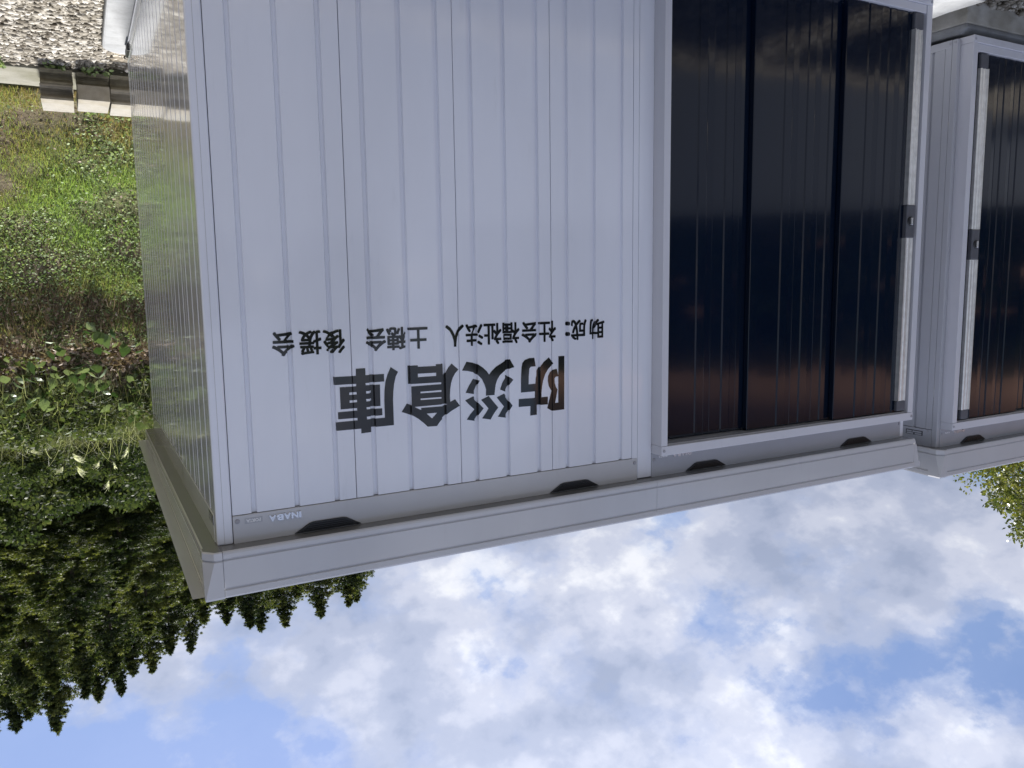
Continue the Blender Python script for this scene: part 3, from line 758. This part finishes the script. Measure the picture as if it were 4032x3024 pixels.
pts = np.concatenate([scatter(24000, 3.55, 5.2, 1.2, 3.4, -.064), scatter(3800, 3.55, 5.6, -1.4, 1.2, -.064),
                      scatter(900, -.2, 3.6, 2.62, 3.4, -.062), scatter(5200, -2.4, -.02, -1.35, .1, -.064), scatter(2600, 0, 3.6, -1.9, -.1, -.066)])
keep = ~((pts[:, 0] > -.30) & (pts[:, 0] < 3.59) & (pts[:, 1] > -.17) & (pts[:, 1] < 2.68))
keep &= ~((pts[:, 0] < ox-.0) & (pts[:, 1] > oy-.045))
o = link('gravel', stones('gravel', pts[keep], .006, .024), None, M['stone']); tag(o, kind='stuff')

# ------------------------------------------------------------------ ground cover on the bank
def blades(n, x0, x1, y0, y1, h0, h1, w, tint_fn, tuft=False):
    x = rng.uniform(x0, x1, n); y = rng.uniform(y0, y1, n); h = rng.uniform(h0, h1, n)
    if tuft:                     # uneven turf: taller tufts, thin and bare spots
        f = np.sin(7.1*x+2.3*y)+np.sin(11.7*y-5.2*x+1)+np.sin(17*x+13*y)*.7+np.sin(3.1*x-4.7*y)*.8
        k = rng.random(n) < np.clip(.72+.30*f, .10, 1); x, y, h, f = x[k], y[k], h[k], f[k]; n = len(x); h = h*np.clip(1+.28*f, .5, 1.7)
    z = th_np(x, y)-.004; a = rng.random(n)*6.283; ln = rng.uniform(.2, 1.1, n); b = rng.random(n)*6.283
    base = np.stack([x, y, z], -1)
    sd_ = np.stack([np.cos(a), np.sin(a), np.zeros(n)], -1)*w*rng.uniform(.6, 1.3, n)[:, None]
    mid = base+np.stack([np.cos(b)*ln*h*.35, np.sin(b)*ln*h*.35, h*.62], -1)
    tip = base+np.stack([np.cos(b)*ln*h, np.sin(b)*ln*h, h*(1.05-.45*ln)], -1)
    V = np.concatenate([np.stack([base-sd_, base+sd_, mid+sd_*.7, mid-sd_*.7], 1), np.stack([mid-sd_*.7, mid+sd_*.7, tip+sd_*.08, tip-sd_*.08], 1)])
    t = tint_fn(x, y)
    return V, np.concatenate([t, t])
def patchy(x, y):
    return np.clip(.62+.25*np.sin(2.1*x+1.3*y)+.22*np.sin(3.7*y-2*x+2)+rng.normal(0, .22, len(x))-.9*np.clip((4.7-y)/.9, 0, 1), 0, 1)
V, t = blades(86000, 2.5, 6.0, 3.9, 6.35, .02, .065, .0024, patchy, tuft=True)
V2, t2 = blades(6000, -3.5, 2.3, 3.9, 6.4, .03, .09, .005, patchy)
o = link('grass', quads('grass', np.concatenate([V, V2]), np.concatenate([t, t2])), None, M['blade']); tag(o, kind='stuff')

def leafquads(n, C, size, up=.55, tint=None, asp=.75, nrm=None):
    """n roundish five-cornered leaves with random tilt"""
    nv = rng.normal(0, 1, (n, 3))*(1-up); nv[:, 2] += up
    if nrm is not None: nv += nrm
    nv /= np.linalg.norm(nv, axis=1)[:, None]
    r_ = rng.normal(0, 1, (n, 3)); u = np.cross(nv, r_); u /= np.linalg.norm(u, axis=1)[:, None]; w = np.cross(nv, u)
    s = size if np.ndim(size) else np.full(n, size)
    s = s[:, None]
    bend_ = nv*s*rng.uniform(-.25, .1, n)[:, None]
    V = np.stack([C-u*s, C-u*s*.2-w*s*asp, C+u*s*.55-w*s*asp*.8+bend_, C+u*s*1.05+bend_*1.6, C+u*s*.55+w*s*asp*.8+bend_, C-u*s*.2+w*s*asp], 1)
    return V
n = 42000
x = rng.uniform(2.5, 6.0, n); y = 3.95+2.6*rng.random(n)**.75; pm = (np.sin(2.3*x+1)+np.sin(3.1*y+.5*x)+np.sin(6*x-4.4*y)*.7+rng.normal(0, .6, n)+np.clip((y-4.6)*1.4, -1.5, 1.0)) > -.2
x, y = x[pm], y[pm]; n = len(x)
C = np.stack([x, y, th_np(x, y)+rng.uniform(.01, .05, n)], -1)
o = link('clover_weeds', quads('clover', leafquads(n, C, .005+.011*rng.random(n)**1.6, .6), np.clip(rng.normal(.5, .25, n), 0, 1)), None, M['clover']); tag(o, kind='stuff')
n = 17000
x = rng.uniform(2.3, 6.2, n); y = np.where(rng.random(n) < .88, rng.normal(7.0, .65, n), rng.uniform(3.95, 6.3, n)); y = np.clip(y, 3.92, 8.6)
C = np.stack([x, y, th_np(x, y)+rng.uniform(.004, .04, n)], -1)
o = link('fallen_leaves', quads('litter', leafquads(n, C, np.where(y < 6.1, rng.uniform(.006, .016, n), rng.uniform(.010, .036, n)), .45, asp=.55), np.clip(rng.normal(.4, .25, n), 0, 1)), None, M['litter']); tag(o, kind='stuff')
# hanging roots and dead stems along the cut edge of the bank
V, t = blades(2600, 2.3, 6, 6.05, 6.5, .06, .2, .0035, lambda x, y: np.clip(rng.normal(.3, .2, len(x)), 0, 1))
o = link('dead_stems', quads('stems', V, t), None, M['litter']); tag(o, kind='stuff')
# low leafy undergrowth above the bank edge
n = 52000
x = rng.uniform(2.2, 6.3, n); y = 6.7+2.6*rng.random(n); 
dens = np.sin(2.6*x+2*y)+np.sin(4.3*y-1.7*x)+.8*np.sin(7.3*x+3.1*y)+np.clip((y-6.9)*1.6, -1.2, 1.2)+rng.normal(0, .45, n) > .3
x, y = x[dens], y[dens]; n = len(x)
C = np.stack([x, y, th_np(x, y)+.33*rng.random(n)**1.3*np.clip((y-6.5), .15, 1)*(.45+.55*np.sin(3.9*x+1.1*y)**2)], -1)
o = link('undergrowth', quads('under', leafquads(n, C, np.where(rng.random(n) < .12, rng.uniform(.03, .05, n), rng.uniform(.007, .026, n)), .5, asp=.6), np.clip(rng.normal(.28, .24, n)+.2*np.sin(2.2*x-2.9*y), 0, 1)), None, M['under']); tag(o, kind='stuff')

V, t = blades(5200, 2.3, 6.2, 7.0, 9.6, .15, .5, .0028, lambda x, y: np.clip(rng.normal(.35, .25, len(x)), 0, 1))
o = link('tangled_stems', quads('stems', V, t), None, M['reed']); tag(o, kind='stuff')
# weeds at the foot of the kerb
n = 700; x = rng.uniform(3.5, 5.0, n); y = 3.34-.16*rng.random(n)**2
C = np.stack([x, y, -.045+.035*rng.random(n)], -1)
kp = np.sin(9*x)+np.sin(23*x+1) > .2
o = link('kerb_weeds', quads('weeds', leafquads(int(kp.sum()), C[kp], rng.uniform(.006, .018, int(kp.sum())), .6), np.clip(rng.normal(.5, .2, int(kp.sum())), 0, 1)), None, M['clover']); tag(o, kind='stuff')

# ------------------------------------------------------------------ kudzu vines with separate leaves
def kudzu_leaf_mesh():
    pts = [(0, -.02), (.028, .0), (.05, .028), (.042, .055), (.03, .068), (.024, .085), (.0, .118), (-.024, .085), (-.03, .068), (-.042, .055), (-.05, .028), (-.028, .0)]
    v = [(0, .04, .006)]+[(a, b, -.004-2.2*a*a-.35*max(0, b-.06)) for a, b in pts]
    f = [(0, 1+i, 1+(i+1) % 12) for i in range(12)]
    me = me_from('kudzu_leaf', v, f); at = me.attributes.new('tint', 'FLOAT', 'POINT'); at.data.foreach_set('value', [.5]*13); me.materials.append(M['kudzu'])
    return me
kl = kudzu_leaf_mesh()
KP = [(3.73, 6.32), (3.62, 6.52), (3.80, 6.77), (3.99, 6.75), (3.68, 7.0), (3.83, 7.17), (3.47, 7.23), (3.25, 7.16), (3.31, 7.53), (3.32, 7.8), (3.69, 7.42), (3.59, 7.56), (3.98, 8.13), (3.79, 8.45), (4.57, 8.05), (4.22, 8.04), (4.42, 7.63), (4.07, 6.37), (4.44, 6.97), (4.29, 7.4), (4.56, 7.41), (4.11, 7.79), (3.15, 8.2), (4.8, 6.7), (5.1, 7.3)]
KW = ['right beside the shed edge, on the lip of the earth bank', 'hanging over the dark hollow in the bank beside the shed', 'trailing through dead leaves just above the bank edge', 'on the grass edge left of the dark hollow', 'half way up between the hollow and the reeds', 'with pale upturned leaves in the middle of the leaf litter', 'low against the shed edge among dead leaves', 'mostly hidden behind the shed edge low on the bank', 'hidden behind the shed edge half way up the bank', 'hidden behind the shed edge below the eave', 'under the yellowish sprig near the shed', 'with yellow-green leaves close to the shed wall', 'climbing in front of the pampas grass', 'under the tallest plume in front of the dark trees', 'at the far frame edge below the reeds', 'left of centre below the reeds', 'in the dense green patch at the frame edge', 'at the bank lip farthest from the shed', 'beside bare brown leaves at the frame edge', 'between the litter and the dense green patch', 'out at the frame edge amid dense green', 'just below the bent reeds', 'behind the shed near its eave', 'beyond the frame on the bank lip', 'beyond the frame half way up the bank']
for i, (kx, ky) in enumerate(KP):
    kz = th(kx, ky)
    r_ = empty('kudzu_vine', (kx, ky, kz))
    tag(r_, 'broad-leaved vine '+KW[i], 'vine', 'broad-leaved vines on the bank')
    st = bmesh.new(); prev = None; pth = []
    a0 = random.uniform(0, 6.28)
    for k in range(7):
        q = Vector((.05*k*math.cos(a0+.25*k), .05*k*math.sin(a0+.25*k)*.8, 0)); q.z = th(kx+q.x, ky+q.y)-kz+.05+.02*math.sin(k*1.7); pth.append(q)
    sm = MB()
    for p, q in zip(pth, pth[1:]): sm.cyl(p, q-p, .002, (q-p).length, 5)
    sm.build('stem', M['kudzu'], r_)
    for k in range(random.randint(7, 11)):
        p = random.choice(pth)+Vector((random.gauss(0, .07), random.gauss(0, .06), random.uniform(.0, .12)))
        lf = link('leaf', kl, r_); lf.location = p
        s = random.uniform(.55, 1.25); lf.scale = (s, s, s)
        lf.rotation_euler = (random.gauss(.75, .4), random.gauss(0, .4), random.gauss(math.pi, 1.2))

# ------------------------------------------------------------------ pampas grass
PL = [(4.02, 8.70, 3.48), (4.15, 9.0, 3.70), (4.0, 9.31, 3.77), (3.73, 8.86, 3.65), (3.63, 9.16, 3.99), (3.39, 8.7, 3.47), (3.56, 9.0, 3.71), (3.03, 9.28, 3.98), (4.52, 8.83, 3.35)]
PLAB = ['with a pale plume bent to one side in front of the dark forest', 'with a small fan-shaped plume, second from the frame edge', 'with a wide open feathery plume beside the fan-shaped one', 'with a small brownish drooping plume', 'with the highest and largest silver plume', 'with bright curled blades beside the shed eave', 'with a thin curled plume under the largest one', 'just peeping out from behind the eave', 'with a dense pale seed head nearest the frame edge']
for i, (px, py, pz) in enumerate(PL):
    bx_, by_ = px+random.uniform(-.12, .12), py+random.uniform(-.05, .2)
    bz = th(bx_, by_)
    r_ = empty('pampas_grass', (bx_, by_, bz)); tag(r_, 'pampas grass '+PLAB[i], 'pampas grass', 'pampas grass along the top of the bank')
    n = 26; nseg = 8; Vs = []
    for k in range(n):
        a = random.random()*6.283; L_ = random.uniform(.4, .9); lean = random.uniform(.3, 1.25); w = random.uniform(.002, .0045); ox_, oy_ = random.gauss(0, .12), random.gauss(0, .1)
        P = []
        for s in range(nseg+1):
            u = s/nseg; out_ = lean*L_*.75*u**1.7; h = L_*(u-.62*lean*u**2.4)
            P.append(np.array([ox_+math.cos(a)*out_, oy_+math.sin(a)*out_, h]))
        sdv = np.array([-math.sin(a), math.cos(a), 0])
        for s in range(nseg):
            w0 = w*(1-(s/nseg)**2)+.0006; w1 = w*(1-((s+1)/nseg)**2)+.0006
            Vs.append([P[s]-sdv*w0, P[s]+sdv*w0, P[s+1]+sdv*w1, P[s+1]-sdv*w1])
    Vs = np.array(Vs); link('blades', quads('blades', Vs, np.repeat(np.clip(rng.normal(.5, .25, n), 0, 1), nseg)), r_, M['reed'])
    # stem and plume
    tip = Vector((px-bx_, py-by_, pz-bz)); st = MB(); prev = Vector((0, 0, 0))
    for k in range(1, 5):
        u = k/4; q = Vector((tip.x*u**1.6, tip.y*u**1.6, tip.z*u)); st.cyl(prev, q-prev, .0028, (q-prev).length, 5); prev = q
    st.build('stem', M['bark'], r_)
    hs = .6 if i in (1, 3, 6) else .85
    bendx = random.uniform(-1, 1); Q = []
    for k in range(26):
        a = random.random()*6.283; L_ = random.uniform(.10, .21)*hs; sp = random.uniform(.05, .45)
        d = np.array([math.cos(a)*sp+.95*bendx, math.sin(a)*sp*.6, 1.0]); d /= np.linalg.norm(d)
        p0 = np.array(tip)-np.array([0, 0, .05])*random.random(); 
        for s in range(4):
            u0, u1 = s/4, (s+1)/4
            f0 = p0+d*L_*u0+np.array([bendx*.06*u0**2, 0, -.05*u0**2])*hs; f1 = p0+d*L_*u1+np.array([bendx*.06*u1**2, 0, -.05*u1**2])*hs
            wv = np.array([.0022, 0, 0.0010])*(1.2-u0)
            Q.append([f0-wv, f0+wv, f1+wv, f1-wv])
    Q = np.array(Q); link('plume', quads('plume', Q, np.clip(rng.normal(.5, .2, len(Q)), 0, 1)), r_, M['plume'])

# ------------------------------------------------------------------ crowns
def clump_leaves(cent, rad, per, ls, lw, updir=.35, tint0=None, flat=.75):
    """cent (n,3), rad (n,): sprays filling and edging each clump; returns V, tint"""
    n = len(cent); N_ = n*per
    d = rng.normal(0, 1, (N_, 3)); d /= np.linalg.norm(d, axis=1)[:, None]
    rr = np.repeat(rad, per)*rng.uniform(.35, 1.05, N_)
    P = np.repeat(cent, per, 0)+d*rr[:, None]*np.array([1, 1, flat])
    dr = d+rng.normal(0, .55, (N_, 3)); dr[:, 2] += updir; dr /= np.linalg.norm(dr, axis=1)[:, None]
    sv_ = np.cross(dr, rng.normal(0, 1, (N_, 3))); sv_ /= np.linalg.norm(sv_, axis=1)[:, None]
    L_ = ls*rng.uniform(.6, 1.3, N_)[:, None]; w = lw*rng.uniform(.6, 1.3, N_)[:, None]
    V = np.stack([P-dr*L_*.4, P+sv_*w, P+dr*L_*.7, P-sv_*w], 1)
    base = np.repeat(tint0 if tint0 is not None else np.full(n, .45), per)
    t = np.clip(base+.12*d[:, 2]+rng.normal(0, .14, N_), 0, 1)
    return V, t
def cedar_crown(h, rmax, nbranch, per):
    """whorls of drooping-then-rising branches carrying small needle sprays; u runs 0 top .. 1 base"""
    C_, R_, T_ = [], [], []
    for k in range(nbranch):
        u = (k+rng.random())/nbranch; u = u**1.25
        Lb = rmax*(.01+.99*min(u/.39, 1)**1.03)*rng.uniform(.62, 1.15)*(1-.4*max(0, u-.75)/.25)
        a = rng.random()*6.283; z0 = h*(1-u)*.985
        t0 = np.clip(.36+.22*math.sin(3*a+17*u)+rng.normal(0, .13), 0, 1)
        m_ = max(3, int(Lb*7))
        for s in range(m_):
            f = (s+.6)/m_
            if f < .3 and u > .15: continue
            rr = Lb*f; wz = z0+rr*(.55-.85*min(u/.45, 1))*(1-.35*f)+.12*rr*f+rng.normal(0, .05)
            lat = rng.normal(0, .10+.13*rr*(1-f*.5))
            C_.append((math.cos(a)*rr-math.sin(a)*lat, math.sin(a)*rr+math.cos(a)*lat, wz))
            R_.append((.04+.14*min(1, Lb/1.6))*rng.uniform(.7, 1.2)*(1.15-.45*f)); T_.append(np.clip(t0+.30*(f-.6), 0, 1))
    C_ = np.array(C_); R_ = np.array(R_)
    V, t = clump_leaves(C_, R_, per, .15, .019, .6, np.array(T_), .9)
    lead = np.stack([rng.normal(0, .03, 10), rng.normal(0, .03, 10), np.linspace(h*.94, h*1.0, 10)], -1)
    V3, t3 = clump_leaves(lead, np.full(10, .06), 16, .13, .016, 1.6, np.full(10, .5))
    return quads('cedar_crown', np.concatenate([V, V3]), np.concatenate([t, t3]))
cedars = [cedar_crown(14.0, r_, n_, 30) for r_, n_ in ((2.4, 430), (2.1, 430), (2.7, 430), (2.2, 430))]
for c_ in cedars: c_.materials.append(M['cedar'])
def trunk_mesh(h, r0):
    t_ = MB(); t_.cyl((0, 0, -.5), (0, 0, 1), r0, h*.93, 9, r0*.15)
    me = bpy.data.meshes.new('trunk'); t_.bm.to_mesh(me); t_.bm.free(); me.materials.append(M['bark']); return me
ctrunk = trunk_mesh(14.0, .22)
TIPS = [(5.92, 33.9, 19.64), (7.25, 32.86, 18.63), (8.3, 34.84, 19.6), (6.69, 31.6, 17.6), (4.32, 32.77, 18.12), (3.45, 35.12, 19.22), (1.97, 38.69, 20.09), (.23, 37.75, 19.08), (-1.45, 37.29, 17.83), (-1.95, 33.43, 16.61), (-2.76, 35.5, 17.77), (-3.35, 32.6, 16.55), (-4.01, 32.66, 15.30), (-4.83, 31.99, 16.21), (-6.26, 32.39, 16.1), (-8.0, 37.01, 17.91)]
TL = ['highest pointed cedar, its tip farthest out over the open sky near the frame corner', 'cedar at the frame edge just beside the highest one', 'cedar cut by the frame edge', 'short cedar tip nestled beside the highest one', 'double-tipped tall cedar, second step down from the highest', 'slimmer tip of the second step of cedars', 'pointed cedar in the middle of the slope of tips, left of the eave corner', 'narrow cedar right beside the eave corner of the white shed', 'low cedar crown just over the eave corner', 'second cedar over the front eave from its corner', 'third cedar over the front eave, shaggy tip', 'fourth cedar over the front eave, broad crown', 'tiny cedar tip just showing over the eave', 'isolated shaggy cedar tip standing clear over the eave', 'cedar of the last pair over the eave, nearer the isolated one', 'last and outermost cedar tip over the eave']
def cedar(i, x, y, ztip, var, label, group='cedars on the hill behind the sheds', s=None):
    zb = th(x, y); h = max(ztip-zb, 4.0)
    r_ = empty('cedar_tree', (x, y, zb)); tag(r_, label, 'tree', group)
    k = h/14.0; kk = s or (k*.45+.55)
    c_ = link('crown', cedars[var % 4], r_); c_.scale = (kk, kk, k); c_.rotation_euler = (0, 0, random.uniform(0, 6.28))
    t_ = link('trunk', ctrunk, r_); t_.scale = (kk, kk, k*.98)
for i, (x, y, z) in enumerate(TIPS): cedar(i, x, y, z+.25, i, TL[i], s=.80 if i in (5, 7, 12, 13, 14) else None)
FILL = [(7.4, 27.5, 14.6), (5.5, 27.0, 14.9), (3.7, 28.0, 15.3), (6.5, 24.5, 11.8), (4.6, 24.0, 12.2), (2.6, 25.0, 12.8), (1.6, 31.0, 16.2), (.2, 31.5, 15.4), (3.3, 21.8, 9.9), (5.3, 21.3, 9.7), (1.3, 26.5, 12.6), (-.6, 29.5, 14.2), (6.9, 21.0, 9.3), (8.6, 25.5, 12.6), (.6, 23.0, 10.2), (-2.2, 29.5, 13.8), (9.5, 30.0, 16.5), (4.7, 30.5, 17.0), (6.4, 30.0, 16.8), (3.0, 31.5, 17.0)]
ORD = ['first', 'second', 'third', 'fourth', 'fifth', 'sixth', 'seventh', 'eighth', 'ninth', 'tenth']
rows = {'upper': [], 'middle': [], 'lowest': []}
for p in FILL: rows['upper' if p[1] > 28.5 else 'middle' if p[1] > 23.8 else 'lowest'].append(p)
for nm, ps in rows.items():
    for i, (x, y, z) in enumerate(sorted(ps, key=lambda p: -p[0]/(p[1]+2.7))):
        cedar(i, x, y, z, i+len(nm), f'{ORD[i]} dark cedar from the frame edge in the {nm} row filling the forest face', 'cedars filling the dark forest face')
# the wood goes on round the side the white wall looks at
SIDE = [(10.8, 23.5, 14.5), (9.6, 18.5, 14.0), (9.0, 14, 13.5), (9.2, 10, 13), (8.8, 6.2, 13), (9.3, 2.6, 12.5), (12.5, 16, 16), (12.8, 11, 16), (12.4, 5, 15), (9.0, -1.4, 12), (12.5, 0, 14)]
for i, (x, y, z) in enumerate(sorted(SIDE, key=lambda p: -p[1])):
    cedar(i, x, y, z, i, f'cedar outside the frame on the side the white wall mirrors, {ORD[i] if i < 10 else "eleventh"} from the hill', 'cedars beside the yard')
# broad bushes between the reeds and the forest
def bush_mesh(r_, nclump, per, ls, lw, flat=.8):
    d = rng.normal(0, 1, (nclump, 3)); d /= np.linalg.norm(d, axis=1)[:, None]
    c = d*(r_*rng.uniform(.35, 1, nclump)**.5)[:, None]*np.array([1, 1, flat]); c[:, 2] += r_*flat*.85
    rad = r_*rng.uniform(.16, .30, nclump)
    V, t = clump_leaves(c, rad, per, ls, lw, .3, np.clip(.45+rng.normal(0, .18, nclump), 0, 1))
    return quads('bush', V, t)
bushes = [bush_mesh(1.0, 90, 150, .055, .024) for _ in range(3)]
for b_ in bushes: b_.materials.append(M['bush'])
BP = [(2.6, 11.6, .9), (3.6, 12.0, .75), (4.5, 11.6, .85), (5.3, 12.2, 1.0), (1.8, 13.2, 1.1), (3.1, 13.6, 1.2), (4.2, 14.2, 1.2), (5.6, 14.6, 1.4), (2.3, 15.6, 1.5), (6.6, 12.4, 1.2), (3.7, 17, 1.6), (5.4, 17.5, 1.7), (1.0, 16.5, 1.6)]
lines = {'front': [p for p in BP if p[1] < 12.5], 'second': [p for p in BP if 12.5 <= p[1] < 15], 'third': [p for p in BP if p[1] >= 15]}
BQ = [(p, nm, k) for nm, ps in lines.items() for k, p in enumerate(sorted(ps))]
for i, ((x, y, s), nm, k) in enumerate(BQ):
    o = empty('bush', (x, y, th(x, y)-.1))
    tag(o, f'dark broad-leaved bush, {ORD[k]} from the shed in the {nm} line between reeds and cedars', 'bush', 'bushes between reeds and cedars')
    c_ = link('crown', bushes[i % 3], o); c_.scale = (s*1.1, s*1.1, s); c_.rotation_euler = (0, 0, i*1.3)
    MB().cyl((0, 0, -.1), (0, 0, 1), .04*s, s*.9, 7, .02).build('stem', M['bark'], o)

# ------------------------------------------------------------------ broad tree left of the sheds
tr = empty('broadleaf_tree', (-5.15, 1.05, -.07)); tag(tr, 'sunlit round-crowned tree with small yellow-green leaves beside the grey shed', 'tree')
MB().cyl((0, 0, 0), (.05, .05, 1), .13, 2.6, 10, .07).build('trunk', M['bark'], tr)
lm = MB()
for k in range(9):
    a = k*2.4; lm.cyl((.05, .05, 1.2+.13*k), (math.cos(a), math.sin(a), .9), .035, 1.2, 6, .012)
lm.build('limbs', M['bark'], tr)
nc = 1300
d = rng.normal(0, 1, (nc, 3)); d /= np.linalg.norm(d, axis=1)[:, None]
c = d*(rng.uniform(.2, 1, nc)**.4)[:, None]*np.array([1.42, 1.42, 2.0])+np.array([.0, .0, 2.65])
c[:, :2] *= (1+.14*np.sin(c[:, 2]*4.1))[:, None]
V, t = clump_leaves(c, rng.uniform(.13, .24, nc), 130, .034, .0145, .3, np.clip(.5+rng.normal(0, .2, nc), 0, 1))
tw = rng.normal(0, 1, (160, 3)); tw /= np.linalg.norm(tw, axis=1)[:, None]
c2 = tw*np.array([1.42, 1.42, 2.08])+np.array([0, 0, 2.65])
V2, t2 = clump_leaves(c2, np.full(160, .09), 26, .034, .014, .5, np.full(160, .55))
link('crown', quads('crown', np.concatenate([V, V2]), np.concatenate([t, t2])), tr, M['holly'])

# ------------------------------------------------------------------ what stands behind the photographer (seen mirrored in doors, letters and eaves)
M['terracotta'] = concrete('terracotta_render', (.62, .36, .24), 3, .1, (.85, .8, .75))
M['roof_tile'] = simple('dark_roof', (.05, .045, .045), .5)
M['glass'] = simple('window_glass', (.02, .022, .025), .05)
bl = empty('brown_house', (-15.0, -12.5, -.07)); bl.rotation_euler = (0, 0, R(135-180))
tag(bl, 'terracotta-brown house behind the photographer, mirrored in the dark doors', 'house')
MB().box(-9, 9, -6, 0, 0, 6.9).build('wall', M['terracotta'], bl)
MB().poly_prism([(-9.6, .7, 6.85), (-9.6, -3, 8.4), (-9.6, -6.7, 6.85), (-9.6, -6.5, 6.7), (-9.6, .5, 6.7)], (19.2, 0, 0)).build('roof', M['roof_tile'], bl)
for k in range(5):
    x = -7.2+k*3.6
    for z0, z1 in ((.9, 2.0),):
        f = MB().box(x-.8, x+.8, -.02, .06, z0, z1).build('window', M['trim'], bl)
        MB().box(x-.74, x-.03, .061, .07, z0+.06, z1-.06).box(x+.03, x+.74, .061, .07, z0+.06, z1-.06).build('pane', M['glass'], f)
hd_ = empty('hedge', (-11.6, -9.4, -.07)); hd_.rotation_euler = (0, 0, R(-45)); tag(hd_, 'clipped dark hedge between the yard and the brown house', 'hedge')
n = 900; hc = np.stack([rng.uniform(-9, 9, n), rng.uniform(-.5, .5, n), rng.uniform(.1, 3.45, n)], -1)
V, t = clump_leaves(hc, np.full(n, .36), 80, .17, .085, .3, np.clip(rng.normal(.2, .12, n), 0, 1))
link('crown', quads('hedge', V, t), hd_, M['bush'])
dk = [bush_mesh(1.0, 70, 120, .10, .045)]
dk[0].materials.append(M['bush'])
for i, (x, y, s) in enumerate([(-6.9, -17.7, 1.75), (-2.8, -21.0, 1.6), (0.3, -22.0, 1.1), (2.2, -23, 1.7), (6, -24, 1.5), (10, -24, 2.0)]):
    o = empty('garden_tree', (x, y, -.07)); tag(o, 'dark garden tree behind the photographer, ' + ['tall and nearest the brown house', 'second from the brown house', 'low beside the brown house corner', 'small, in the middle of the row', 'low, fifth from the brown house', 'last of the row'][i], 'tree', 'garden trees behind the photographer')
    c_ = link('crown', dk[0], o); c_.scale = (s, s, s*1.5); c_.location = (0, 0, .3); c_.rotation_euler = (0, 0, i)
    MB().cyl((0, 0, 0), (0, 0, 1), .1, s, 8, .05).build('trunk', M['bark'], o)
